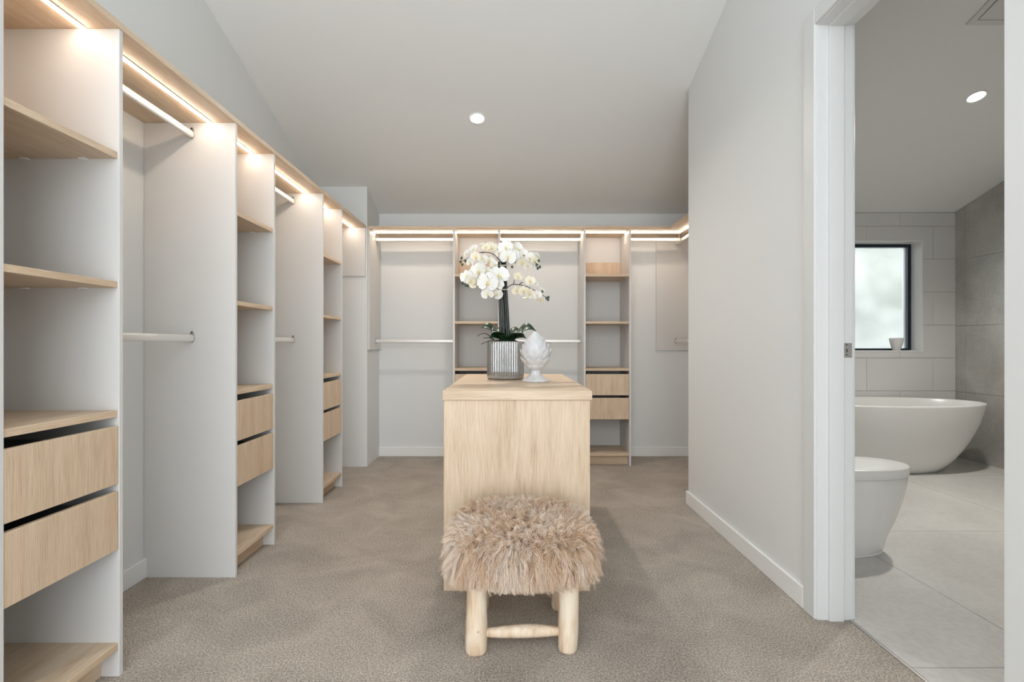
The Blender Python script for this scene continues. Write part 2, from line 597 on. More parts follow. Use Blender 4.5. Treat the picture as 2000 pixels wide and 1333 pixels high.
# bathroom window
w1 = bpy.data.objects.new('window_1', None); C.objects.link(w1); w1.location = (3.6, 5.53, WIN[2])
struct(w1, 'frosted bathroom window in a dark slim frame')
box('reveal', WIN[0] - rv, WIN[0], YBB - 0.014, 5.66, WIN[2] - rv, WIN[3] + rv, 'reveal', w1)
box('reveal', WIN[1], WIN[1] + rv, YBB - 0.014, 5.66, WIN[2] - rv, WIN[3] + rv, 'reveal', w1)
box('reveal', WIN[0], WIN[1], YBB - 0.014, 5.66, WIN[3], WIN[3] + rv, 'reveal', w1)
box('window_sill', WIN[0], WIN[1], YBB - 0.014, 5.66, WIN[2] - rv, WIN[2], 'reveal', w1)
fw = 0.036
box('window_frame', WIN[1] - fw, WIN[1], 5.53, 5.59, WIN[2], WIN[3], 'frame_dark', w1)
box('window_frame', WIN[0], WIN[0] + fw, 5.53, 5.59, WIN[2], WIN[3], 'frame_dark', w1)
box('window_frame', WIN[0] + fw, WIN[1] - fw, 5.53, 5.59, WIN[3] - 0.03, WIN[3], 'frame_dark', w1)
box('window_frame', WIN[0] + fw, WIN[1] - fw, 5.53, 5.59, WIN[2], WIN[2] + 0.02, 'frame_dark', w1)
box('pane', WIN[0] + fw, WIN[1] - fw, 5.556, 5.564, WIN[2] + 0.02, WIN[3] - 0.03, 'frosted', w1, bevel=0)


# ================================================================== WARDROBES
SHELF_Z = ((1.792, 1.815), (1.345, 1.367), (0.899, 0.922))
PT = 0.018            # side panel thickness


def frame_axes(kind):
    """map (along the run, depth from the front, height) to world boxes"""
    if kind == 'side':        # left wall: the run goes along y, depth goes to -x
        def mk(name, a0, a1, d0, d1, z0, z1, mat, parent, bevel=0.0012):
            return box(name, XLF - d1, XLF - d0, a0, a1, z0, z1, mat, parent, bevel)
        return mk, 'Y', 0.452
    def mk(name, a0, a1, d0, d1, z0, z1, mat, parent, bevel=0.0012):
        return box(name, a0, a1, YBF + d0, YBF + d1, z0, z1, mat, parent, bevel)
    return mk, 'X', 0.438


def shelf_tower(kind, a0, a1, label, group):
    mk, run, depth = frame_axes(kind)
    ctr = (a0 + a1) / 2
    loc = (XLF - depth / 2, ctr, 0) if kind == 'side' else (ctr, YBF + depth / 2, 0)
    t = thing('shelf_tower', label, 'shelving', loc, group)
    mk('side_panel', a0, a0 + PT, 0, depth, 0, ZT, 'melamine', t)
    mk('side_panel', a1 - PT, a1, 0, depth, 0, ZT, 'melamine', t)
    i0, i1 = a0 + PT - 0.0005, a1 - PT + 0.0005
    mk('back_panel', i0, i1, depth - 0.016, depth - 0.001, 0.02, ZT, 'melamine', t)
    oak = 'oak' + run
    for k, (z0, z1) in enumerate(SHELF_Z):
        s = mk('shelf', i0, i1, 0.006, depth - 0.016, z0, z1, oak, t)
        if k < 2:
            for dd in (0.12, 0.32):
                mk('shelf_pin', i1 - 0.016, i1, dd - 0.012, dd + 0.012, z0 - 0.005, z0 + 0.0005, 'pin', s, 0.001)
                mk('shelf_pin', i0, i0 + 0.016, dd - 0.012, dd + 0.012, z0 - 0.005, z0 + 0.0005, 'pin', s, 0.001)
    mk('back_rail', i0, i1, depth - 0.033, depth - 0.0155, SHELF_Z[0][1] - 0.001, 1.985, 'oakZ', t)
    for (z0, z1) in ((0.668, 0.868), (0.441, 0.643)):
        d = mk('drawer_front', i0 + 0.0025, i1 - 0.0025, 0.002, 0.020, z0, z1, 'oakZ', t)
        # open-topped drawer box behind the front
        bx0, bx1, by1, bz0, bz1 = i0 + 0.013, i1 - 0.013, depth - 0.05, z0 + 0.012, z1 - 0.045
        mk('drawer_side', bx0, bx0 + 0.013, 0.020, by1, bz0, bz1, 'drawer_box', d, 0)
        mk('drawer_side', bx1 - 0.013, bx1, 0.020, by1, bz0, bz1, 'drawer_box', d, 0)
        mk('drawer_back', bx0 + 0.013, bx1 - 0.013, by1 - 0.013, by1, bz0, bz1, 'drawer_box', d, 0)
        mk('drawer_bottom', bx0 + 0.013, bx1 - 0.013, 0.020, by1 - 0.013, bz0, bz0 + 0.012, 'drawer_box', d, 0)
    mk('shelf', i0, i1, 0.004, depth - 0.016, 0.094, 0.118, oak, t)
    mk('kickboard', i0, i1, 0.062, 0.078, 0.0, 0.094, oak, t)
    return t


SIDE = []
for (a0, a1, nth) in ((3.815, 4.270, 'first'), (2.598, 3.041, 'second'), (1.389, 1.841, 'third')):
    SIDE.append(shelf_tower('side', a0, a1, 'tall greige shelf tower with two oak drawers on long wall, %s from boxed corner pillar' % nth,
                            'shelf towers along the long wall'))
BACK = [shelf_tower('back', -0.529, -0.085, 'greige and oak shelf tower on end wall, partly behind the orchid', 'shelf towers on the end wall'),
        shelf_tower('back', 0.707, 1.154, 'greige and oak shelf tower on end wall, beside the corner alcove', 'shelf towers on the end wall')]

# end panels that carry the rails where a run meets a wall
tag(box('end_panel', -1.799, -1.347, 4.938, 4.956, 1.79, ZT, 'melamine'), 'short greige panel fixed high on face of the corner pillar', 'panel')
tag(box('end_panel', -1.333, -1.315, YBF, YB, 1.098, ZT, 'melamine'), 'half height greige panel fixed on inner side of the corner pillar', 'panel')
tag(box('end_panel', 1.510, XA, YB - 0.019, YB, 1.088, ZT, 'melamine'), 'half height greige panel on end wall inside the corner alcove', 'panel')
tag(box('end_panel', 1.528, XA, YE, YE + 0.018, 1.088, ZT, 'melamine'), 'greige panel on the alcove wall facing the end wall', 'panel')

# oak top boards
tag(box('top_board', XL - 0.001, XLF + 0.004, 1.385, 4.957, ZT, ZT + 0.025, 'oakY'), 'long light oak top board over wardrobes on the long wall', 'shelf')
tag(box('top_board', -1.334, 1.524, YBF - 0.004, YB + 0.001, ZT, ZT + 0.025, 'oakX'), 'light oak top board over wardrobes on the end wall', 'shelf')
tag(box('top_board', 1.5235, XA + 0.001, YE - 0.001, YB + 0.001, ZT, ZT + 0.025, 'oakY'), 'light oak top board turning along the corner alcove', 'shelf')


# LED strips under the boards
def led(x0, x1, y0, y1, label, group):
    t = thing('led_strip', label, 'light strip', ((x0 + x1) / 2, (y0 + y1) / 2, ZT - 0.008), group)
    box('channel', x0 - 0.003, x1 + 0.003, y0 - 0.003 if x1 - x0 > y1 - y0 else y0, y1 + 0.003 if x1 - x0 > y1 - y0 else y1, ZT - 0.004, ZT + 0.001, 'rail', t, 0) \
        if x1 - x0 > y1 - y0 else box('channel', x0 - 0.003, x1 + 0.003, y0, y1, ZT - 0.004, ZT + 0.001, 'rail', t, 0)
    box('diffuser', x0, x1, y0, y1, ZT - 0.009, ZT - 0.0035, 'led', t, 0.001)
    return t


LX = -1.465
lw = 0.0065
GL = 'glowing strips under the top boards'
led(LX - lw, LX + lw, 1.41, 1.820, 'warm glowing strip over third shelf tower from the corner pillar', GL)
led(LX - lw, LX + lw, 1.844, 2.596, 'warm glowing strip over hanging bay between second and third side towers', GL)
led(LX - lw, LX + lw, 2.619, 3.020, 'warm glowing strip over second shelf tower from the corner pillar', GL)
led(LX - lw, LX + lw, 3.044, 3.812, 'warm glowing strip over hanging bay between first and second side towers', GL)
led(LX - lw, LX + lw, 3.836, 4.250, 'warm glowing strip over first shelf tower from the corner pillar', GL)
led(LX - lw, LX + lw, 4.273, 4.936, 'warm glowing strip over hanging bay next to the corner pillar face', GL)
LY = 5.126
led(-1.313, -0.531, LY - lw, LY + lw, 'warm glowing strip over end wall bay beside the corner pillar', GL)
led(-0.509, -0.105, LY - lw, LY + lw, 'warm glowing strip over end wall shelf tower behind the orchid', GL)
led(-0.083, 0.705, LY - lw, LY + lw, 'warm glowing strip over end wall bay between two shelf towers', GL)
led(0.727, 1.134, LY - lw, LY + lw, 'warm glowing strip over end wall shelf tower beside the alcove', GL)
led(1.156, 1.650, LY - lw, LY + lw, 'warm glowing strip on end wall running into the alcove corner', GL)
led(1.650, 1.663, YE + 0.02, LY + lw, 'warm glowing strip running along the side of the alcove', GL)


# hanging rails: flat oval tube between two flanges
def oval_tube(bm, p, q, w=0.0075, h=0.015, n=16):
    p, q = Vector(p), Vector(q)
    t = (q - p).normalized(); s = t.cross(Vector((0, 0, 1))).normalized()
    rings = []
    for c in (p, q):
        ring = []
        for k in range(n):
            a = 2 * PI * k / n
            zz = math.sin(a); ww = math.cos(a)
            zz = math.copysign(abs(zz) ** 0.7, zz); ww = math.copysign(abs(ww) ** 0.7, ww)
            ring.append(bm.verts.new(c + s * ww * w + Vector((0, 0, zz * h))))
        rings.append(ring)
    for k in range(n):
        bm.faces.new((rings[0][k], rings[0][(k + 1) % n], rings[1][(k + 1) % n], rings[1][k]))
    bm.faces.new(list(reversed(rings[0]))); bm.faces.new(rings[1])


def flange(bm, c, t):
    """bracket plate with a screw ear on top, its back at c, growing along t"""
    c, t = Vector(c), Vector(t)
    s = t.cross(Vector((0, 0, 1))).normalized()
    pts = []
    for k in range(24):
        a = 2 * PI * k / 24
        w, z = 0.012 * math.cos(a), 0.021 * math.sin(a)
        if math.sin(a) > 0.5:
            z += 0.016 * (math.sin(a) - 0.5) / 0.5; w *= 0.95
        pts.append((w, z))
    rr = [[bm.verts.new(c + t * d + s * w + Vector((0, 0, z))) for (w, z) in pts] for d in (-0.001, 0.006)]
    n = len(pts)
    for k in range(n):
        bm.faces.new((rr[0][k], rr[0][(k + 1) % n], rr[1][(k + 1) % n], rr[1][k]))
    bm.faces.new(list(reversed(rr[0]))); bm.faces.new(rr[1])


def hanging_rail(p, q, label, group, ends=(True, True)):
    p, q = Vector(p), Vector(q)
    c = (p + q) / 2
    t = thing('hanging_rail', label, 'rail', c, group)
    bm = bmesh.new(); oval_tube(bm, p - c, q - c, 0.010, 0.0172)
    obj('rail_tube', bm_mesh(bm, 'rail_tube'), 'rail', t, smooth=False)
    d = (q - p).normalized()
    for k, (pt, dd) in enumerate(((p, d), (q, -d))):
        if not ends[k]:
            continue
        bm = bmesh.new(); flange(bm, pt - c, dd)
        b_ = obj('bracket', bm_mesh(bm, 'bracket'), 'steel', t)
        bm = bmesh.new(); o_ = pt - c + dd * 0.006 + Vector((0, 0, 0.028))
        tube(bm, [o_, o_ + dd * 0.002], [0.0045, 0.0035], 10)
        obj('screw', bm_mesh(bm, 'screw'), 'screw_metal_hole_shade', b_)
    return t


RX, RY, ZU, ZLO = -1.560, 5.205, 2.183, 1.180
GR = 'hanging rails'
hanging_rail((RX, 1.841, ZU), (RX, 2.598, ZU), 'upper hanging rail between second and third side towers from the pillar', GR)
hanging_rail((RX, 1.841, ZLO), (RX, 2.598, ZLO), 'lower hanging rail between second and third side towers from the pillar', GR)
hanging_rail((RX, 3.041, ZU), (RX, 3.815, ZU), 'upper hanging rail between first and second side towers from the pillar', GR)
hanging_rail((RX, 3.041, ZLO), (RX, 3.815, ZLO), 'lower hanging rail between first and second side towers from the pillar', GR)
hanging_rail((RX, 4.270, ZU), (RX, 4.938, ZU), 'single hanging rail ending at panel on face of the corner pillar', GR)
hanging_rail((-1.315, RY, ZU), (-0.529, RY, ZU), 'upper rail on end wall beside the corner pillar', GR)
hanging_rail((-1.315, RY, ZLO), (-0.529, RY, ZLO), 'lower rail on end wall beside the corner pillar', GR)
hanging_rail((-0.085, RY, ZU), (0.707, RY, ZU), 'upper rail on end wall between its two shelf towers', GR)
hanging_rail((-0.085, RY, ZLO), (0.707, RY, ZLO), 'lower rail on end wall between its two shelf towers', GR)
t = hanging_rail((1.154, RY, ZU), (1.690, RY, ZU), 'rail on end wall running into alcove corner with thin hanger post', GR, ends=(True, False))
box('hanger_post', 1.676, 1.680, RY - 0.002, RY + 0.002, ZU + 0.01, ZT + 0.001, 'rail', t, 0)
hanging_rail((1.708, YE + 0.018, ZU), (1.708, YB - 0.019, ZU), 'upper rail along the side of the corner alcove', GR)
hanging_rail((1.708, YE + 0.018, ZLO), (1.708, YB - 0.019, ZLO), 'lower rail along the side of the corner alcove', GR)

# ================================================================== ISLAND
IX0, IX1, IY0, IY1, IZ = -0.309, 0.387, 2.445, 3.836, 0.934
isl = thing('island_cabinet', 'light oak island cabinet with thick overhanging top in middle of closet', 'cabinet', ((IX0 + IX1) / 2, (IY0 + IY1) / 2, 0))
box('island_top', IX0, IX1, IY0, IY1, IZ - 0.043, IZ, 'oakX', isl, 0.002)
box('end_panel', IX0 + 0.005, IX1 - 0.009, IY0 + 0.012, IY0 + 0.034, 0, IZ - 0.0425, 'oakZ', isl)
box('end_panel', IX0 + 0.005, IX1 - 0.009, IY1 - 0.034, IY1 - 0.012, 0, IZ - 0.0425, 'oakZ', isl)
box('carcass', IX0 + 0.035, IX1 - 0.039, IY0 + 0.034, IY1 - 0.034, 0.08, IZ - 0.043, 'melamine', isl)
box('kickboard', IX0 + 0.075, IX1 - 0.08, IY0 + 0.034, IY1 - 0.034, 0, 0.081, 'oakY', isl)
for side in (0, 1):
    xa, xb = (IX0 + 0.015, IX0 + 0.034) if side == 0 else (IX1 - 0.038, IX1 - 0.019)
    for k in range(2):
        ya = IY0 + 0.037 + k * 0.6605; yb = ya + 0.6565
        for (z0, z1) in ((0.085, 0.335), (0.355, 0.605), (0.625, 0.865)):
            box('drawer_front', xa, xb, ya, yb, z0, z1, 'oakZ', isl)

# ================================================================== STOOL
st = thing('sheepskin_stool', 'low rustic log stool with fluffy beige sheepskin seat in front of island', 'stool', (0.05, 2.13, 0))
SO = Vector((0.05, 2.13, 0))


def bark_mat():
    m, nt, b = new_mat('peeled_log_wood')
    tc = nt.nodes.new('ShaderNodeTexCoord')
    mp = nt.nodes.new('ShaderNodeMapping'); mp.inputs['Scale'].default_value = (1, 1, 0.22)
    n = nt.nodes.new('ShaderNodeTexNoise'); n.inputs['Scale'].default_value = 26; n.inputs['Detail'].default_value = 5
    n.inputs['Distortion'].default_value = 0.5
    nt.links.new(tc.outputs['Object'], mp.inputs[0]); nt.links.new(mp.outputs[0], n.inputs['Vector'])
    r = ramp(nt, [(0.30, (0.46, 0.31, 0.19)), (0.44, (0.68, 0.52, 0.37)), (0.62, (0.79, 0.68, 0.54))])
    nt.links.new(n.outputs[0], r.inputs[0])
    v = nt.nodes.new('ShaderNodeTexVoronoi'); v.inputs['Scale'].default_value = 13
    nt.links.new(tc.outputs['Object'], v.inputs['Vector'])
    kr = ramp(nt, [(0.04, (0.45, 0.32, 0.22)), (0.09, (1, 1, 1))])
    nt.links.new(v.outputs['Distance'], kr.inputs[0])
    mx = nt.nodes.new('ShaderNodeMix'); mx.data_type = 'RGBA'; mx.blend_type = 'MULTIPLY'; mx.inputs[0].default_value = 0.8
    nt.links.new(r.outputs[0], mx.inputs[6]); nt.links.new(kr.outputs[0], mx.inputs[7])
    nt.links.new(mx.outputs[2], b.inputs['Base Color'])
    b.inputs['Roughness'].default_value = 0.6
    bp = nt.nodes.new('ShaderNodeBump'); bp.inputs['Strength'].default_value = 0.35; bp.inputs['Distance'].default_value = 0.004
    nt.links.new(n.outputs[0], bp.inputs['Height']); nt.links.new(bp.outputs[0], b.inputs['Normal'])
    return m


M['log'] = bark_mat()


def log(name, p, q, r0, r1, seed, rm=None, n=18, seg=12):
    rr = random.Random(seed)
    ph = [rr.uniform(0, 6.28) for _ in range(6)]
    p, q = Vector(p) - SO, Vector(q) - SO
    pts, rad = [], []
    side = (q - p).orthogonal().normalized()
    # rounded-off ends
    ts = [0, 0.012] + [0.03 + 0.94 * i / seg for i in range(seg + 1)] + [0.988, 1]
    for t in ts:
        base = r0 + (r1 - r0) * t
        if rm is not None:
            base = r0 + (rm - r0) * math.sin(PI * min(max(t, 0), 1)) ** 1.3
        if t in (0, 1):
            base *= 0.90
        elif t in (0.012, 0.988):
            base *= 0.975
        base *= 1 + 0.035 * math.sin(5 * t + ph[0]) + 0.02 * math.sin(13 * t + ph[1])
        pts.append(p.lerp(q, t) + side * 0.004 * math.sin(4 * t + ph[2]))
        rad.append(base)
    bm = bmesh.new()
    tube(bm, pts, rad, n, True, lambda i, k: 0.035 * math.sin(2 * PI * k / n * 2 + ph[3] + i * 0.15) + 0.02 * math.sin(2 * PI * k / n * 5 + ph[4] + 0.3 * i))
    return obj(name, bm_mesh(bm, name), 'log', st, smooth=True)


log('leg', (-0.119, 1.974, 0), (-0.126, 1.985, 0.40), 0.0395, 0.0355, 1)
log('leg', (0.219, 1.982, 0), (0.226, 1.990, 0.40), 0.0370, 0.0400, 2)
log('leg', (-0.125, 2.300, 0), (-0.12, 2.295, 0.40), 0.036, 0.034, 3)
log('leg', (0.220, 2.300, 0), (0.222, 2.295, 0.40), 0.034, 0.034, 4)
log('stretcher', (-0.128, 1.980, 0.070), (0.225, 1.985, 0.067), 0.012, 0.012, 5, rm=0.0235)
log('stretcher', (-0.125, 2.296, 0.088), (0.220, 2.297, 0.085), 0.012, 0.012, 6, rm=0.0225)
log('stretcher', (-0.121, 1.980, 0.135), (-0.123, 2.300, 0.135), 0.011, 0.011, 7, rm=0.021)
log('stretcher', (0.221, 1.985, 0.135), (0.221, 2.300, 0.135), 0.011, 0.011, 8, rm=0.021)

# padded seat under the fleece: a rounded slab
SC = Vector((0.05, 2.135, 0.375))
HX, HY, HZ = 0.248, 0.232, 0.062


def seat_point(u, w):
    """superellipsoid; u azimuth, w elevation"""
    def sp_(x, e): return math.copysign(abs(x) ** e, x)
    cu, su, cw, sw = math.cos(u), math.sin(u), math.cos(w), math.sin(w)
    e1, e2 = 0.55, 0.50
    return Vector((HX * sp_(cw, e1) * sp_(cu, e2), HY * sp_(cw, e1) * sp_(su, e2), HZ * sp_(sw, e1)))


bm = bmesh.new()
nu, nw = 48, 16
grid = []
for j in range(1, nw):
    w = -PI / 2 + PI * j / nw
    grid.append([bm.verts.new(seat_point(2 * PI * i / nu, w) + SC - SO) for i in range(nu)])
for j in range(len(grid) - 1):
    for i in range(nu):
        bm.faces.new((grid[j][i], grid[j][(i + 1) % nu], grid[j + 1][(i + 1) % nu], grid[j + 1][i]))
bm.faces.new(list(reversed(grid[0]))); bm.faces.new(grid[-1])


def wool_mat():
    m, nt, b = new_mat('beige_sheepskin_wool')
    a = nt.nodes.new('ShaderNodeAttribute'); a.attribute_name = 'along'
    h = nt.nodes.new('ShaderNodeAttribute'); h.attribute_name = 'hue'
    r = ramp(nt, [(0.0, (0.72, 0.58, 0.46)), (0.9, (0.88, 0.80, 0.72))])
    r2 = ramp(nt, [(0.0, (0.78, 0.60, 0.43)), (0.5, (1.0, 0.90, 0.80)), (1.0, (1.0, 0.98, 0.97))])
    nt.links.new(a.outputs['Fac'], r.inputs[0]); nt.links.new(h.outputs['Fac'], r2.inputs[0])
    mx = nt.nodes.new('ShaderNodeMix'); mx.data_type = 'RGBA'; mx.blend_type = 'MULTIPLY'; mx.inputs[0].default_value = 1.0
    nt.links.new(r.outputs[0], mx.inputs[6]); nt.links.new(r2.outputs[0], mx.inputs[7])
    nt.links.new(mx.outputs[2], b.inputs['Base Color'])
    b.inputs['Roughness'].default_value = 0.65
    b.inputs['Specular IOR Level'].default_value = 0.2
    return m


M['wool'] = wool_mat()
M['hide'] = plain('sheepskin_hide', (0.62, 0.48, 0.36), 0.95, spec=0.05, bump=0.8, bscale=160)
fleece = obj('fleece_cover', bm_mesh(bm, 'fleece_cover'), 'hide', st, smooth=True)

# wool: locks of many tapering wavy fibres, one mesh
NL, NF, NS = 3000, 17, 9
roots = []
normals = []
while len(roots) < NL:
    u = rng.uniform(0, 2 * PI); z = rng.uniform(-0.55, 1.0)
    w = math.asin(z)
    # spread roughly evenly over the slab: choose a top point or a rim point
    if rng.random() < 0.55:
        x, y = rng.uniform(-1, 1), rng.uniform(-1, 1)
        if abs(x) ** 4 + abs(y) ** 4 > 0.95:
            continue
        rr_ = (abs(x) ** 4 + abs(y) ** 4) ** 0.25
        p = Vector((HX * x, HY * y, HZ * (1 - rr_ ** 3.6) ** (1 / 3.6)))
    else:
        # walk evenly round the rim of the slab
        q = rng.uniform(0, 4); sd = int(q); f_ = (q - sd) * 2 - 1
        dx, dy = ((1, f_), (f_, 1), (-1, f_), (f_, -1))[sd]
        k_ = (abs(dx) ** 4 + abs(dy) ** 4) ** -0.25
        zz = rng.uniform(-0.75, 0.8)
        k_ *= (1 - abs(zz) ** 3.6) ** (1 / 3.6)
        p = Vector((HX * dx * k_, HY * dy * k_, HZ * zz))
    e = 3.6
    nrm = Vector((math.copysign(abs(p.x / HX) ** (e - 1), p.x) / HX, math.copysign(abs(p.y / HY) ** (e - 1), p.y) / HY,
                  math.copysign(abs(p.z / HZ) ** (e - 1), p.z) / HZ)).normalized()
    roots.append(p); normals.append(nrm)
R = np.array(roots); N = np.array(normals)
L = rng.uniform(0.050, 0.082, NL)
# locks lie outwards from the crown of the seat and droop at the rim
out = np.stack([R[:, 0] / HX, R[:, 1] / HY, np.zeros(NL)], 1)
flow = 0.70 * N + 0.40 * out + rng.normal(0, 0.30, (NL, 3))
side_k = np.clip(1.0 - N[:, 2], 0, 1)
flow[:, 2] -= 0.95 * side_k ** 0.7
flow /= np.linalg.norm(flow, axis=1)[:, None]
droop = 0.40 + 0.8 * side_k
perp = np.cross(flow, rng.normal(0, 1, (NL, 3))); perp /= np.linalg.norm(perp, axis=1)[:, None]
perp2 = np.cross(flow, perp)
hue_l = np.clip(0.48 + 0.22 * np.sin(R[:, 0] * 21 + 1.0 + 2 * np.sin(R[:, 1] * 17)) + rng.normal(0, 0.20, NL), 0, 1)
nf = NL * NF
li = np.repeat(np.arange(NL), NF)
offr = rng.normal(0, 0.0075, (nf, 2))
tt = np.linspace(0, 1, NS)
fl_len = L[li] * rng.uniform(0.8, 1.08, nf)
wave_a = rng.uniform(0.003, 0.009, NL)[li]; wave_f = rng.uniform(6, 13, NL)[li]; wave_p = rng.uniform(0, 6.28, NL)[li] + rng.normal(0, 0.3, nf)
P = np.zeros((nf, NS, 3))
for k, t_ in enumerate(tt):
    conv = 1.0 - 0.55 * t_
    base = R[li] + perp[li] * (offr[:, :1] * conv) + perp2[li] * (offr[:, 1:] * conv)
    wv = (wave_a * t_ * np.sin(wave_f * t_ + wave_p))[:, None] * perp[li] + (wave_a * t_ * np.cos(wave_f * t_ * 0.9 + wave_p))[:, None] * perp2[li]
    d = flow[li] * (fl_len * t_)[:, None]
    d[:, 2] -= droop[li] * fl_len * 0.55 * t_ ** 2
    P[:, k] = base + d + wv
P += np.array(SC - SO)
P[:, :, 2] = np.maximum(P[:, :, 2], 0.27)
# keep the wool off the island front
P[:, :, 1] = np.minimum(P[:, :, 1], 2.452 - SO.y)
rad = 0.0010 * (1.0 - 0.75 * tt ** 1.5)
tan = np.gradient(P, axis=1); tan /= (np.linalg.norm(tan, axis=2)[:, :, None] + 1e-9)
ref = rng.normal(0, 1, (nf, 1, 3))
e1 = np.cross(tan, ref); e1 /= (np.linalg.norm(e1, axis=2)[:, :, None] + 1e-9)
e2 = np.cross(tan, e1)
V = np.zeros((nf, NS, 3, 3))
for k in range(3):
    a = 2 * PI * k / 3
    V[:, :, k] = P + (e1 * math.cos(a) + e2 * math.sin(a)) * rad[None, :, None]
verts = V.reshape(-1, 3)
ii = np.arange(nf)[:, None, None] * (NS * 3)
jj = np.arange(NS - 1)[None, :, None] * 3
kk = np.arange(3)[None, None, :]
q0 = ii + jj + kk; q1 = ii + jj + (kk + 1) % 3; q2 = q1 + 3; q3 = q0 + 3
faces = np.stack([q0, q1, q2, q3], -1).reshape(-1, 4)
me = bpy.data.meshes.new('wool_pile')
me.vertices.add(len(verts)); me.vertices.foreach_set('co', verts.astype(np.float32).ravel())
me.loops.add(faces.size); me.loops.foreach_set('vertex_index', faces.astype(np.int32).ravel())
me.polygons.add(len(faces)); me.polygons.foreach_set('loop_start', np.arange(0, faces.size, 4, dtype=np.int32))
me.polygons.foreach_set('use_smooth', np.ones(len(faces), dtype=bool))
me.update(calc_edges=True)
at = me.attributes.new('along', 'FLOAT', 'POINT')
at.data.foreach_set('value', np.broadcast_to(tt[None, :, None], (nf, NS, 3)).astype(np.float32).ravel())
ah = me.attributes.new('hue', 'FLOAT', 'POINT')
hv = np.clip(hue_l[li] + rng.normal(0, 0.15, nf), 0, 1)
ah.data.foreach_set('value', np.broadcast_to(hv[:, None, None], (nf, NS, 3)).astype(np.float32).ravel())
wp = obj('wool_pile', me, 'wool', fleece)
wp['kind'] = 'stuff'

# ================================================================== VASE AND ORCHID
VC = Vector((-0.022, 3.290, IZ))


def vase_mat():
    m, nt, b = new_mat('smoky_silvered_ribbed_glass')
    b.inputs['Base Color'].default_value = (0.80, 0.80, 0.79, 1)
    b.inputs['Metallic'].default_value = 0.30
    b.inputs['Roughness'].default_value = 0.06
    b.inputs['IOR'].default_value = 1.5
    b.inputs['Transmission Weight'].default_value = 0.85
    return m


M['vase'] = vase_mat()
NR = 44
bm = bmesh.new()
prof = [(0.101, 0.0), (0.109, 0.003), (0.1115, 0.010)] + [(0.113, 0.02 + 0.20 * i / 6) for i in range(7)] + [(0.113, 0.232), (0.1115, 0.2345),
        (0.109, 0.2345), (0.1075, 0.231), (0.1075, 0.19), (0.1075, 0.02)]
lathe(bm, prof, NR * 6, mod=lambda a, z: 1 + (0.05 * abs(math.cos(a * NR / 2)) - 0.03 if 0.004 < z < 0.233 else 0))
vz = obj('ribbed_vase', bm_mesh(bm, 'ribbed_vase'), 'vase', None, VC, smooth=True)
tag(vz, 'silvery grey ribbed glass vase holding orchid on the oak island', 'vase')

orc = thing('orchid', 'white artificial phalaenopsis orchid arching out of ribbed vase', 'plant', VC + Vector((0, 0, 0.02)))
OO = Vector(orc.location)
M['stem'] = plain('dark_green_black_stem', (0.010, 0.016, 0.012), 0.22)
M['twig'] = plain('brown_flower_twig', (0.045, 0.033, 0.022), 0.5)
M['bud'] = plain('dark_green_bud', (0.06, 0.09, 0.06), 0.5)
M['moss'] = plain('dark_moss', (0.015, 0.035, 0.015), 0.9)
M['clip'] = plain('clear_plastic_clip', (0.55, 0.52, 0.42), 0.15)
m, nt, b = new_mat('dark_green_orchid_leaf')
tc = nt.nodes.new('ShaderNodeTexCoord'); n_ = nt.nodes.new('ShaderNodeTexNoise'); n_.inputs['Scale'].default_value = 18
nt.links.new(tc.outputs['Object'], n_.inputs['Vector'])
r_ = ramp(nt, [(0.3, (0.006, 0.022, 0.008)), (0.7, (0.020, 0.062, 0.018))]); nt.links.new(n_.outputs[0], r_.inputs[0])
nt.links.new(r_.outputs[0], b.inputs['Base Color']); b.inputs['Roughness'].default_value = 0.42
M['leaf'] = m


def petal_mat(name, c_in, c_out):
    m, nt, b = new_mat(name)
    tc = nt.nodes.new('ShaderNodeTexCoord'); s_ = nt.nodes.new('ShaderNodeSeparateXYZ'); nt.links.new(tc.outputs['Object'], s_.inputs[0])
    r = ramp(nt, [(0.02, c_in), (0.38, c_out)]); nt.links.new(s_.outputs['X'], r.inputs[0])
    nt.links.new(r.outputs[0], b.inputs['Base Color'])
    b.inputs['Roughness'].default_value = 0.55
    b.inputs['Subsurface Weight'].default_value = 0.0
    out_ = nt.nodes['Material Output']
    tr = nt.nodes.new('ShaderNodeBsdfTranslucent'); nt.links.new(r.outputs[0], tr.inputs[0])
    mx = nt.nodes.new('ShaderNodeMixShader'); mx.inputs[0].default_value = 0.28
    nt.links.new(b.outputs[0], mx.inputs[1]); nt.links.new(tr.outputs[0], mx.inputs[2]); nt.links.new(mx.outputs[0], out_.inputs[0])
    return m


M['petal'] = petal_mat('white_orchid_petal', (0.92, 0.90, 0.74), (0.96, 0.955, 0.94))
M['petal_cream'] = petal_mat('cream_orchid_petal', (0.90, 0.80, 0.46), (0.95, 0.92, 0.82))
M['lip'] = plain('yellow_orchid_lip', (0.80, 0.68, 0.30), 0.5)


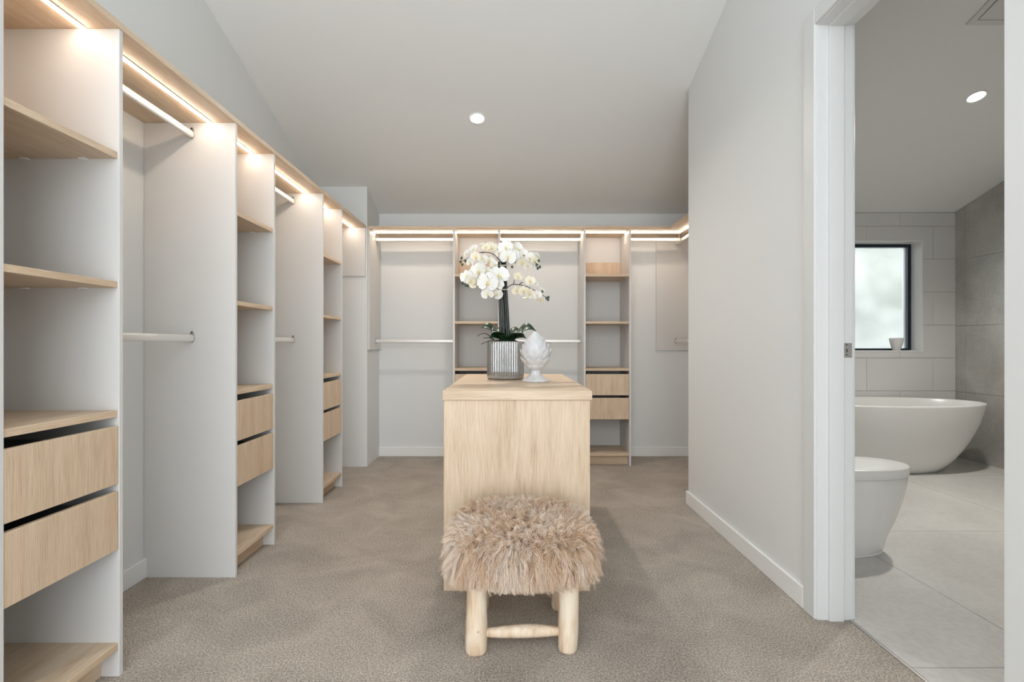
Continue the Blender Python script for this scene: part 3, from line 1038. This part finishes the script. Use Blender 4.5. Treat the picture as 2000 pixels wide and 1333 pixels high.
def petal_mesh(name, width, cup, mat, tip=0.62):
    """unit-length petal along +x, facing +z"""
    bm = bmesh.new(); nu_, nv_ = 7, 5
    rows = []
    for i in range(nu_ + 1):
        u = i / nu_
        if i == 0: w = width * 0.12
        else: w = width * math.sin(PI * min(0.985, u ** tip * 0.5 + u ** 3 * 0.485)) ** 0.75
        row = []
        for j in range(nv_):
            v_ = -1 + 2 * j / (nv_ - 1)
            x = u * (1 - 0.06 * v_ * v_ * u); y = v_ * w
            z = cup * (u * u * 0.9 - 0.25 * u) + 0.10 * (v_ * w) ** 2 / max(width, .01) + 0.02 * math.sin(6 * u + 3 * v_)
            row.append(bm.verts.new((x, y, z)))
        rows.append(row)
    for i in range(nu_):
        for j in range(nv_ - 1):
            bm.faces.new((rows[i][j], rows[i + 1][j], rows[i + 1][j + 1], rows[i][j + 1]))
    thicken(bm, 0.012)
    me_ = bm_mesh(bm, name)
    for p in me_.polygons: p.use_smooth = True
    me_.set_sharp_from_angle(angle=0.6)
    me_.materials.append(M[mat])
    return me_


PM = {}
for key, mat in (('w', 'petal'), ('c', 'petal_cream')):
    PM[key] = (petal_mesh('petal', 0.60, 0.16, mat, 0.80), petal_mesh('sepal', 0.36, 0.10, mat, 0.72))
# lip: small folded trumpet
bm = bmesh.new()
lathe(bm, [(0.03, 0.0), (0.10, 0.05), (0.15, 0.16), (0.12, 0.28), (0.16, 0.36), (0.06, 0.34)], 10, mod=lambda a, z: 1 + 0.25 * math.cos(3 * a))
LIP = bm_mesh(bm, 'lip'); LIP.materials.append(M['lip'])
for p in LIP.polygons: p.use_smooth = True
bm = bmesh.new()
bmesh.ops.create_icosphere(bm, subdivisions=1, radius=0.16)
COL = bm_mesh(bm, 'flower'); COL.materials.append(M['petal_cream'])
for p in COL.polygons: p.use_smooth = True


def flower(x, z, dy, size, face, key='w', roll=0.0):
    """a flower whose middle sits dy in front of (-) or behind (+) the vase axis"""
    f = obj('flower', COL, None, orc)
    zax = Vector(face).normalized()
    xax = Vector((0, 0, 1)).cross(zax)
    if xax.length < 0.1: xax = Vector((1, 0, 0))
    xax.normalize(); yax = zax.cross(xax)
    mt = Matrix((xax, yax, zax)).transposed().to_4x4() @ Matrix.Rotation(roll, 4, 'Z')
    s = size * 0.62
    f.matrix_basis = Matrix.Translation(Vector((x, VC.y + dy, z)) - OO) @ mt @ Matrix.Scale(s, 4)
    big, sep = PM[key]
    for (ang, me_, sc_, tz) in ((12, big, 1.0, 0.05), (168, big, 1.0, 0.05), (90, sep, 0.98, -0.02), (215, sep, 0.92, -0.02), (325, sep, 0.92, -0.02)):
        p = bpy.data.objects.new('petal', me_); C.objects.link(p); p.parent = f
        jit = random.uniform(-0.08, 0.08)
        p.matrix_basis = Matrix.Rotation(math.radians(ang) + jit, 4, 'Z') @ Matrix.Rotation(random.uniform(-0.16, 0.06), 4, 'Y') @ Matrix.Translation((0.02, 0, tz)) @ Matrix.Scale(sc_, 4)
    l = bpy.data.objects.new('lip', LIP); C.objects.link(l); l.parent = f
    l.matrix_basis = Matrix.Translation((0, -0.08, 0.05)) @ Matrix.Rotation(math.radians(35), 4, 'X') @ Matrix.Scale(0.7, 4)
    return f


def P3(x, z, dy):
    return Vector((x, VC.y + dy, z)) - OO


def curve_tube(name, pts, r0, r1, mat, parent, n=8, res=6):
    """smooth tube through points (Catmull-Rom)"""
    ps = [Vector(p) for p in pts]
    sm = []
    for i in range(len(ps) - 1):
        a, b_, c_, d_ = ps[max(i - 1, 0)], ps[i], ps[i + 1], ps[min(i + 2, len(ps) - 1)]
        for k in range(res):
            t_ = k / res
            sm.append(0.5 * ((2 * b_) + (c_ - a) * t_ + (2 * a - 5 * b_ + 4 * c_ - d_) * t_ ** 2 + (3 * b_ - a - 3 * c_ + d_) * t_ ** 3))
    sm.append(ps[-1])
    bm = bmesh.new()
    tube(bm, sm, [r0 + (r1 - r0) * i / (len(sm) - 1) for i in range(len(sm))], n)
    return obj(name, bm_mesh(bm, name), mat, parent, smooth=True)


# four dark stalks
stalks = (((-0.050, 0.0), (-0.062, 0.0)), ((-0.030, -0.012), (-0.046, -0.008)), ((-0.012, 0.004), (-0.036, 0.006)), ((-0.002, -0.006), (-0.024, -0.004)))
for (b0, b1) in stalks:
    curve_tube('stem', [P3(b0[0], 1.00, b0[1]), P3(b0[0] - .002, 1.25, b0[1]), P3((b0[0] + b1[0]) / 2 - .002, 1.45, b1[1]), P3(b1[0], 1.665, b1[1])], 0.0095, 0.0072, 'stem', orc)
for zc_ in (1.640, 1.490):
    c_ = curve_tube('stem_clip', [P3(-0.058, zc_, -0.016), P3(-0.038, zc_, -0.019), P3(-0.014, zc_, -0.014), P3(-0.014, zc_, 0.012), P3(-0.04, zc_, 0.014), P3(-0.062, zc_, 0.012)], 0.004, 0.004, 'clip', orc, 6, 3)
# inner pot seen dimly through the ribbed glass, standing on gravel
M['inner_pot'] = plain('grey_inner_pot', (0.34, 0.34, 0.34), 0.35, metal=0.4)
M['gravel'] = plain('brown_gravel', (0.10, 0.075, 0.055), 0.8, bump=0.8, bscale=90)
bm = bmesh.new(); lathe(bm, [(0.070, 0.042), (0.080, 0.05), (0.086, 0.17), (0.086, 0.176)], 32)
obj('inner_pot', bm_mesh(bm, 'inner_pot'), 'inner_pot', orc, smooth=True)
bm = bmesh.new(); lathe(bm, [(0.098, 0.001), (0.101, 0.008), (0.101, 0.030), (0.085, 0.043), (0.03, 0.044)], 32)
obj('gravel_bed', bm_mesh(bm, 'gravel_bed'), 'gravel', orc, smooth=True)
# moss filling the mouth of the vase
bm = bmesh.new()
lathe(bm, [(0.1, 0.145), (0.104, 0.175), (0.103, 0.198), (0.085, 0.215), (0.05, 0.225), (0.01, 0.228)], 28,
      mod=lambda a, z: 1 + 0.0 * z)
obj('moss', bm_mesh(bm, 'moss'), 'moss', orc, smooth=True)


# leaves: long straps folded along the midrib
def strap_leaf(ang, length, width, rise, droop_, roll=0.0):
    bm = bmesh.new(); n = 10; rows = []
    for i in range(n + 1):
        u = i / n
        w = width * (math.sin(PI * (0.12 + 0.86 * u)) ** 0.7) * (1 - u ** 5)
        c_ = Vector((length * u, 0, rise * math.sin(u * PI * 0.62) - droop_ * u ** 3))
        rm_ = Matrix.Rotation(roll * math.sin(PI * min(1, u * 1.2) * 0.5), 3, 'X')
        rows.append([bm.verts.new(c_ + rm_ @ Vector((0, s_ * w, abs(s_) * w * 0.30))) for s_ in (-1, -0.5, 0, 0.5, 1)])
    for i in range(n):
        for j in range(4):
            bm.faces.new((rows[i][j], rows[i + 1][j], rows[i + 1][j + 1], rows[i][j + 1]))
    thicken(bm, 0.002)
    o = obj('leaf', bm_mesh(bm, 'leaf'), 'leaf', orc, smooth=True)
    o.location = Vector((-0.012 + 0.02 * math.cos(ang), VC.y + 0.02 * math.sin(ang), 1.15)) - OO
    o.rotation_euler = (0, 0, ang)


for a_, l_, w_, ri, dr in ((188, 0.140, 0.044, 0.110, 0.0), (-4, 0.165, 0.044, 0.120, 0.035), (232, 0.130, 0.050, 0.085, 0.01),
                           (312, 0.125, 0.046, 0.085, 0.02), (125, 0.13, 0.044, 0.10, 0.01), (50, 0.14, 0.044, 0.10, 0.02),
                           (270, 0.105, 0.044, 0.050, 0.0), (205, 0.10, 0.040, 0.055, 0.01), (335, 0.11, 0.040, 0.060, 0.02)):
    a_ = math.radians(a_)
    strap_leaf(a_, l_, w_, ri, dr, 0.75 * math.cos(a_))
for pts in ([P3(-0.10, 1.185, -0.04), P3(-0.14, 1.215, -0.06), P3(-0.175, 1.212, -0.07), P3(-0.190, 1.198, -0.075)],
            [P3(-0.09, 1.18, -0.05), P3(-0.12, 1.19, -0.07), P3(-0.155, 1.188, -0.09)],
            [P3(-0.09, 1.178, -0.06), P3(-0.125, 1.170, -0.09), P3(-0.165, 1.152, -0.12)],
            [P3(0.05, 1.195, -0.05), P3(0.075, 1.205, -0.08), P3(0.098, 1.192, -0.10)]):
    curve_tube('aerial_root', pts, 0.0032, 0.0022, 'twig', orc, 6, 4)


def px(x, y):
    """metres on the vase axis plane, read off a sketch grid of 313 units per metre"""
    return (x - 987) / 313.0 - 0.022, 1.15 + (673 - y) / 313.0


def twig(pts, dys, buds=()):
    pp = [P3(*px(*p), dy) for p, dy in zip(pts, dys)]
    curve_tube('flower_twig', pp, 0.0034, 0.0018, 'twig', orc, 6, 5)


def bud(x, y, dy, s=0.008):
    bm = bmesh.new(); bmesh.ops.create_icosphere(bm, subdivisions=2, radius=s)
    for v_ in bm.verts: v_.co.z *= 1.25
    o = obj('bud', bm_mesh(bm, 'bud'), 'bud', orc, smooth=True); o.location = P3(*px(x, y), dy)


twig([(978, 512), (966, 499), (952, 495), (935, 497), (920, 506), (903, 516)], [0, -.01, -.03, -.05, -.07, -.09])
twig([(984, 512), (995, 497), (1010, 497), (1028, 505), (1042, 515), (1051, 521)], [0, -.02, -.04, -.05, -.06, -.07])
twig([(980, 548), (966, 545), (950, 545), (932, 550), (915, 556), (906, 560)], [0, -.03, -.06, -.08, -.09, -.10])
twig([(987, 565), (996, 558), (1003, 555), (1014, 556), (1028, 559), (1042, 566), (1056, 575), (1069, 583)], [0, .01, .02, .02, .02, .01, 0, -.01])
twig([(1003, 555), (1004, 550), (1005, 546)], [.02, .02, .03])
twig([(1014, 556), (1019, 552), (1021, 552)], [.02, .01, .0])
twig([(1036, 563), (1038, 569), (1038, 572)], [.015, .0, -.01])
twig([(944, 496), (941, 501), (938, 504)], [-.04, -.05, -.06])
for (x, y, dy) in ((902, 516, -.09), (904, 509, -.09), (911, 514, -.08), (905, 521, -.08), (1051, 513, -.07), (1047, 521, -.06), (1053, 525, -.07), (1049, 527, -.06),
                   (1000, 524, -.05), (1005, 515, -.07), (997, 514, -.07), (906, 557, -.10), (912, 561, -.10), (916, 562, -.10),
                   (1067, 583, -.01), (1071, 581, 0), (1070, 586, -.01), (1059, 570, .0)):
    bud(x, y, dy)

FL = [  # x, y, depth offset, size, facing, tint, roll
    (988, 488, -.06, .085, (-.2, -1, .15), 'w', .2), (992, 508, -.10, .088, (.15, -1, -.1), 'w', -.2), (1010, 489, -.03, .080, (.7, -.6, .2), 'w', .5),
    (1003, 503, -.06, .07, (.4, -1, 0), 'w', .1), (976, 496, -.03, .068, (-.7, -.7, .1), 'w', -.3), (998, 483, .02, .06, (.3, .5, .5), 'c', 0),
    (1022, 500, -.04, .066, (.6, -.8, .2), 'w', .4), (1019, 516, -.07, .062, (.1, -.8, -.6), 'c', 0), (1033, 508, -.05, .064, (.5, -.9, .1), 'w', .3),
    (1043, 513, -.06, .058, (.5, -.9, -.1), 'c', -.3), (1030, 521, -.05, .056, (0, -.7, -.7), 'w', .2), (1039, 501, -.02, .052, (.3, .4, .8), 'w', .0), (1048, 503, -.05, .046, (.8, -.5, .5), 'w', .6),
    (962, 487, -.02, .066, (-.2, -.8, .5), 'c', .2), (950, 486, -.04, .060, (-.2, -.8, .4), 'c', -.2), (958, 478, .0, .045, (.1, .4, 1), 'w', 0), (942, 482, -.03, .045, (-.3, .2, .8), 'w', .4),
    (926, 490, -.05, .060, (-.5, -.8, .4), 'w', .4), (915, 500, -.07, .056, (-.7, -.7, .3), 'w', -.3), (931, 507, -.09, .062, (-.2, -1, -.2), 'c', .1), (944, 508, -.06, .062, (-.1, -.8, -.5), 'w', .3),
    (956, 510, -.02, .070, (.1, -.7, -.6), 'w', -.2), (920, 516, -.08, .050, (-.4, -.8, -.4), 'w', .0), (967, 515, .04, .062, (0, .6, -.5), 'w', .0), (936, 519, -.05, .048, (0, -.5, -.8), 'w', .5),
    (937, 534, -.08, .088, (-.6, -.9, .2), 'w', .2), (951, 537, -.05, .080, (.3, -.8, .4), 'c', -.4), (974, 544, -.10, .100, (.2, -1, .5), 'w', .3), (955, 557, -.13, .098, (-.2, -1, .1), 'w', -.15),
    (968, 562, -.11, .080, (.3, -.9, -.3), 'w', .5), (915, 545, -.10, .066, (-.5, -.9, .1), 'w', .3), (930, 556, -.10, .060, (-.1, -.8, -.6), 'c', .6), (922, 553, -.11, .05, (-.3, -.9, -.3), 'c', 0),
    (954, 578, -.12, .058, (-.1, -1, -.4), 'w', .2), (970, 577, -.09, .060, (.3, -.8, -.6), 'w', -.5), (940, 548, -.05, .06, (-.2, -.6, .5), 'w', .1),
    (1012, 540, .04, .056, (.1, -.9, .3), 'c', .0), (1020, 537, .05, .046, (.6, -.2, .7), 'w', .2), (1035, 549, .02, .062, (.1, -1, .2), 'c', .2), (1045, 552, .04, .058, (.6, -.5, .5), 'w', -.2),
    (1010, 568, .0, .058, (-.2, -.8, -.5), 'c', .2), (1022, 570, -.02, .062, (0, -.9, -.4), 'c', .0), (1034, 574, -.02, .060, (.1, -.9, -.5), 'c', -.2), (1048, 577, -.02, .056, (.2, -.9, -.3), 'w', .3),
    (1058, 566, .02, .048, (.6, -.4, .7), 'w', .0), (1055, 587, -.01, .046, (.2, -.6, -.8), 'c', .4), (1030, 580, .03, .05, (0, .3, -.9), 'w', 0)]
for (x, y, dy, s, fc, key, rl) in FL:
    X, Z = px(x, y)
    flower(X, Z, dy, s * (1.18 if x < 985 and y > 528 else 1.0), fc, key, rl)

# ================================================================== ARTICHOKE ORNAMENT
AC = Vector((0.154, 3.050, IZ))
art = thing('artichoke_ornament', 'white ceramic artichoke finial on a flared foot beside the vase', 'ornament', AC)
m, nt, b = new_mat('white_glazed_ceramic')
tc = nt.nodes.new('ShaderNodeTexCoord'); n_ = nt.nodes.new('ShaderNodeTexNoise'); n_.inputs['Scale'].default_value = 40; n_.inputs['Detail'].default_value = 4
nt.links.new(tc.outputs['Object'], n_.inputs['Vector'])
r_ = ramp(nt, [(0.3, (0.54, 0.54, 0.555)), (0.6, (0.69, 0.69, 0.70))]); nt.links.new(n_.outputs[0], r_.inputs[0])
nt.links.new(r_.outputs[0], b.inputs['Base Color']); b.inputs['Roughness'].default_value = 0.35
M['glaze'] = m
bm = bmesh.new()
lathe(bm, [(0.074, 0), (0.079, 0.003), (0.079, 0.007), (0.066, 0.016), (0.048, 0.028), (0.034, 0.042), (0.028, 0.056), (0.028, 0.070), (0.034, 0.082), (0.040, 0.088)], 40)
obj('foot', bm_mesh(bm, 'foot'), 'glaze', art, smooth=True)


def egg_r(h):
    """radius of the bud at height h in 0..1"""
    return 0.079 * (max(0.0, math.sin(PI * min(1, 0.17 + h * 0.83) ** 0.92)) ** 0.75)


BZ0, BZ1 = 0.080, 0.280
bm = bmesh.new()
lathe(bm, [(0.026, BZ0 - 0.012), (0.040, BZ0 - 0.008), (0.052, BZ0 + 0.002), (0.061, BZ0 + 0.014)] + [(max(0.004, egg_r(i / 14) * 0.93), BZ0 + (BZ1 - BZ0) * i / 14) for i in range(2, 15)], 32)
obj('core', bm_mesh(bm, 'core'), 'glaze', art, smooth=True)
# one scale: pointed shell
bm = bmesh.new(); rows = []
for i in range(7):
    u = i / 6
    w = 0.52 * (math.sin(PI * (0.22 + 0.78 * u) ** 0.95) ** 1.0 if u < 1 else 0.0) + (0.015 if u == 1 else 0)
    row = []
    for j in range(5):
        s_ = -1 + j / 2
        row.append(bm.verts.new((s_ * w, 0.16 * u * u - 0.42 * (s_ * w) ** 2 / 0.52 + 0.13 * math.sin(PI * u), u)))
    rows.append(row)
for i in range(6):
    for j in range(4):
        bm.faces.new((rows[i][j], rows[i][j + 1], rows[i + 1][j + 1], rows[i + 1][j]))
thicken(bm, 0.07)
SCALE = bm_mesh(bm, 'scale'); SCALE.materials.append(M['glaze'])
for p in SCALE.polygons: p.use_smooth = True
SCALE.set_sharp_from_angle(angle=0.55)
for ring, (h, cnt, ln, tilt) in enumerate(((0.06, 9, 0.062, 0.05), (0.24, 10, 0.064, 0.06), (0.38, 10, 0.062, 0.04), (0.52, 9, 0.060, 0.02), (0.65, 8, 0.056, 0.0), (0.76, 6, 0.052, -0.02), (0.86, 4, 0.046, -0.04))):
    for k in range(cnt):
        a_ = 2 * PI * (k + 0.5 * (ring % 2)) / cnt + 0.2 * ring
        r0 = egg_r(h) * 0.94
        slope = math.atan2(egg_r(min(1, h + 0.2)) - egg_r(h), 0.2 * (BZ1 - BZ0))
        o = bpy.data.objects.new('scale', SCALE); C.objects.link(o); o.parent = art
        mt = Matrix.Translation((r0 * math.cos(a_), r0 * math.sin(a_), BZ0 + (BZ1 - BZ0) * h)) @ Matrix.Rotation(a_ - PI / 2, 4, 'Z') @ \
            Matrix.Rotation(-(slope + tilt + 0.04), 4, 'X') @ Matrix.Scale(ln, 4)
        o.matrix_basis = mt


# ================================================================== BATHROOM THINGS
# freestanding bath: nested superellipse sections
def ring_se(bm, cx, cy, a, b_, z, n=56, e=0.94, tilt=0.0):
    out_ = []
    for k in range(n):
        t_ = 2 * PI * k / n
        c_, s_ = math.cos(t_), math.sin(t_)
        x = a * math.copysign(abs(c_) ** e, c_); y = b_ * math.copysign(abs(s_) ** e, s_)
        out_.append(bm.verts.new((cx + x, cy + y, z + tilt * (x / a) ** 2)))
    return out_


def loft(bm, rings, cap0=True, cap1=True):
    n = len(rings[0])
    for i in range(len(rings) - 1):
        for k in range(n):
            bm.faces.new((rings[i][k], rings[i][(k + 1) % n], rings[i + 1][(k + 1) % n], rings[i + 1][k]))
    if cap0: bm.faces.new(list(reversed(rings[0])))
    if cap1: bm.faces.new(rings[-1])


BC = (3.52, 4.925, 0)
bath = thing('freestanding_bath', 'white oval freestanding bathtub below the frosted bathroom window', 'bathtub', BC)
bm = bmesh.new()
secs = []
for (z, a, b_) in ((0.0, 0.450, 0.250), (0.010, 0.468, 0.260), (0.05, 0.520, 0.284), (0.115, 0.588, 0.314), (0.19, 0.650, 0.342), (0.27, 0.706, 0.366), (0.35, 0.752, 0.386), (0.43, 0.792, 0.403), (0.53, 0.828, 0.419), (0.600, 0.846, 0.427),
                   (0.612, 0.848, 0.428), (0.617, 0.846, 0.426), (0.617, 0.832, 0.412), (0.610, 0.826, 0.406), (0.55, 0.80, 0.385), (0.40, 0.735, 0.34), (0.25, 0.66, 0.30), (0.16, 0.58, 0.25), (0.13, 0.48, 0.19), (0.125, 0.2, 0.08)):
    secs.append(ring_se(bm, 0, 0, a, b_, z, 72, tilt=0.0))
loft(bm, secs)
obj('tub_shell', bm_mesh(bm, 'tub_shell'), 'ceramic', bath, smooth=True)
bm = bmesh.new(); lathe(bm, [(0.03, 0.122), (0.03, 0.130), (0.024, 0.133), (0.004, 0.133)], 20)
obj('waste_plug', bm_mesh(bm, 'waste_plug'), 'steel', bath, smooth=True)


# toilet facing away from the closet wall
def ring_d(bm, x_back, x_tip, hw, z, n=48, nose=0.34):
    """D shaped outline: square back, rounded nose"""
    out_ = []
    xn = x_tip - nose
    pts = [(x_back, -hw), (x_back + (xn - x_back) * 0.5, -hw)]
    for k in range(n - 3):
        a_ = -PI / 2 + PI * k / (n - 4)
        c_, s_ = math.cos(a_), math.sin(a_)
        pts.append((xn + nose * c_ ** 0.92 if c_ > 0 else xn, hw * math.copysign(abs(s_) ** 0.92, s_)))
    pts += [(x_back + (xn - x_back) * 0.5, hw), (x_back, hw)]
    for (x, y) in pts:
        out_.append(bm.verts.new((x, y, z)))
    return out_


TC = Vector((1.80, 2.985, 0))
toi = thing('toilet', 'white back to wall toilet with thick closed lid just inside bathroom', 'toilet', TC)
xb = XRB + 0.002 - TC.x
bm = bmesh.new()
rs = [ring_d(bm, xb, xt - TC.x, hw, z) for (z, xt, hw) in ((0.0, 2.085, 0.148), (0.02, 2.100, 0.154), (0.08, 2.115, 0.160), (0.18, 2.160, 0.172), (0.29, 2.200, 0.182), (0.38, 2.220, 0.189), (0.420, 2.224, 0.191), (0.4255, 2.206, 0.182))]
loft(bm, rs)
obj('pan', bm_mesh(bm, 'pan'), 'ceramic', toi, smooth=True)
bm = bmesh.new()
rs = [ring_d(bm, xb + 0.26, xt - TC.x, hw, z) for (z, xt, hw) in ((0.4255, 2.222, 0.190), (0.429, 2.230, 0.195), (0.474, 2.232, 0.196), (0.479, 2.229, 0.194), (0.481, 2.220, 0.188), (0.483, 2.10, 0.12))]
loft(bm, rs)
obj('lid', bm_mesh(bm, 'lid'), 'ceramic', toi, smooth=True)
bm = bmesh.new()
rs = [ring_d(bm, xb, xt - TC.x, hw, z) for (z, xt, hw) in ((0.0, 2.096, 0.1535), (0.004, 2.097, 0.1545), (0.006, 2.094, 0.152))]
loft(bm, rs)
obj('silicone_bead', bm_mesh(bm, 'silicone_bead'), 'reveal', toi, smooth=True)
bm = bmesh.new()
rs = [ring_d(bm, xb + 0.001, xb + 0.255, 0.175, z, nose=0.05) for z in (0.39, 0.80, 0.81)]
loft(bm, rs)
obj('cistern', bm_mesh(bm, 'cistern'), 'ceramic', toi, smooth=False)
bm = bmesh.new(); lathe(bm, [(0.03, 0.809), (0.03, 0.814), (0.026, 0.816)], 20, cx=xb + 0.12)
obj('flush_button', bm_mesh(bm, 'flush_button'), 'steel', toi, smooth=True)

# small cup on the sill
bm = bmesh.new()
lathe(bm, [(0.030, 0.0), (0.034, 0.004), (0.046, 0.035), (0.056, 0.07), (0.063, 0.11), (0.064, 0.128), (0.060, 0.128), (0.056, 0.10), (0.044, 0.04), (0.02, 0.02)], 36)
cup = obj('sill_cup', bm_mesh(bm, 'sill_cup'), 'ceramic', None, (4.013, 5.462, WIN[2]), smooth=True)
tag(cup, 'small white tapered cup standing on the bathroom window sill', 'cup')


# ------------------------------------------------------------------ ceiling fittings
SL = math.atan(0.302)


def on_ceiling(o, x, y):
    o.location = (x, y, ceil_z(y))
    o.rotation_euler = (-SL, 0, 0)


def downlight(x, y, label, power, cone=2.6):
    t = thing('downlight', label, 'downlight', group='recessed downlights')
    on_ceiling(t, x, y)
    bm = bmesh.new()
    # trim ring
    n = 40; prof = [(0.049, 0.002), (0.050, -0.002), (0.062, -0.005), (0.066, -0.003), (0.066, 0.002)]
    rings = [[bm.verts.new((r * math.cos(2 * PI * k / n), r * math.sin(2 * PI * k / n), z)) for k in range(n)] for r, z in prof]
    for i in range(len(rings)):
        for k in range(n):
            a_, b_ = rings[i], rings[(i + 1) % len(rings)]
            bm.faces.new((a_[k], a_[(k + 1) % n], b_[(k + 1) % n], b_[k]))
    obj('trim_ring', bm_mesh(bm, 'trim_ring'), 'ceiling', t, smooth=True)
    bm = bmesh.new(); lathe(bm, [(0.0495, -0.001), (0.0495, 0.002)], 32)
    obj('lens', bm_mesh(bm, 'lens'), 'lamp', t)
    l = bpy.data.lights.new('downlight_lamp', 'SPOT'); l.energy = power; l.color = (1.0, 0.95, 0.89)
    l.spot_size = cone; l.spot_blend = 0.9; l.shadow_soft_size = 0.05
    lo = bpy.data.objects.new('downlight_lamp', l); C.objects.link(lo); lo.parent = t; lo.location = (0, 0, -0.012)
    return t


downlight(-0.245, 4.075, 'small round recessed downlight in sloping ceiling above the closet', DOWNLIGHT_POWER)
downlight(3.42, 3.859, 'recessed downlight in bathroom ceiling in front of the bathtub', BATH_POWER)

# square extractor cover in the bathroom ceiling
ex = thing('extractor_cover', 'square white extractor fan cover in bathroom ceiling', 'vent')
on_ceiling(ex, 3.015, 3.10)
bm = bmesh.new()
h = 0.18
for (a, b_, c_, d_) in ((-h, h, -h, -h + .035), (-h, h, h - .035, h), (-h, -h + .035, -h + .035, h - .035), (h - .035, h, -h + .035, h - .035)):
    bm_box(bm, a, b_, c_, d_, -0.012, 0.004)
obj('vent_frame', bm_mesh(bm, 'vent_frame'), 'trim', ex)
bm = bmesh.new(); bm_box(bm, -h + .042, h - .042, -h + .042, h - .042, -0.015, -0.006)
bm_box(bm, -0.03, 0.03, -0.03, 0.03, -0.007, 0.004)
obj('vent_plate', bm_mesh(bm, 'vent_plate'), 'trim', ex)

# ------------------------------------------------------------------ shrub outside, seen only as a blur through the frosted pane
sh = thing('garden_shrub', 'leafy garden shrub blurred behind the frosted bathroom window', 'shrub', (4.7, 7.6, 0))
M['shrub_leaf'] = plain('pale_shrub_leaf', (0.30, 0.32, 0.26), 0.6)
nl = 5200
c3 = rng.normal(0, 1, (nl, 3)); c3 /= np.linalg.norm(c3, axis=1)[:, None]
c3 *= (rng.uniform(0, 1, (nl, 1)) ** 0.4)
c3 = c3 * np.array([2.1, 0.7, 1.35]) + np.array([0, 0, 1.55])
c3[:, 2] += 0.35 * np.sin(c3[:, 0] * 2.3)
d_a = rng.normal(0, 1, (nl, 3)); d_a /= np.linalg.norm(d_a, axis=1)[:, None]
d_b = np.cross(d_a, rng.normal(0, 1, (nl, 3))); d_b /= np.linalg.norm(d_b, axis=1)[:, None]
sz = rng.uniform(0.05, 0.09, (nl, 1))
lv = np.stack([c3 - d_a * sz, c3 + d_b * sz * 0.4, c3 + d_a * sz, c3 - d_b * sz * 0.4], 1).reshape(-1, 3)
me = bpy.data.meshes.new('foliage')
me.from_pydata(lv.tolist(), [], [(4 * i, 4 * i + 1, 4 * i + 2, 4 * i + 3) for i in range(nl)])
fo = obj('foliage', me, 'shrub_leaf', sh); fo['kind'] = 'stuff'
bm = bmesh.new(); tube(bm, [(0, 0, 0), (0.03, 0, 0.5), (0, 0.02, 1.2)], [0.06, 0.05, 0.035], 10)
obj('trunk', bm_mesh(bm, 'trunk'), 'twig', sh, smooth=True)
struct(box('ground_outside', XL - 1, XBR + 4, 5.70, 9.5, -0.16, -0.06, 'moss', bevel=0), 'garden ground beyond the bathroom window')
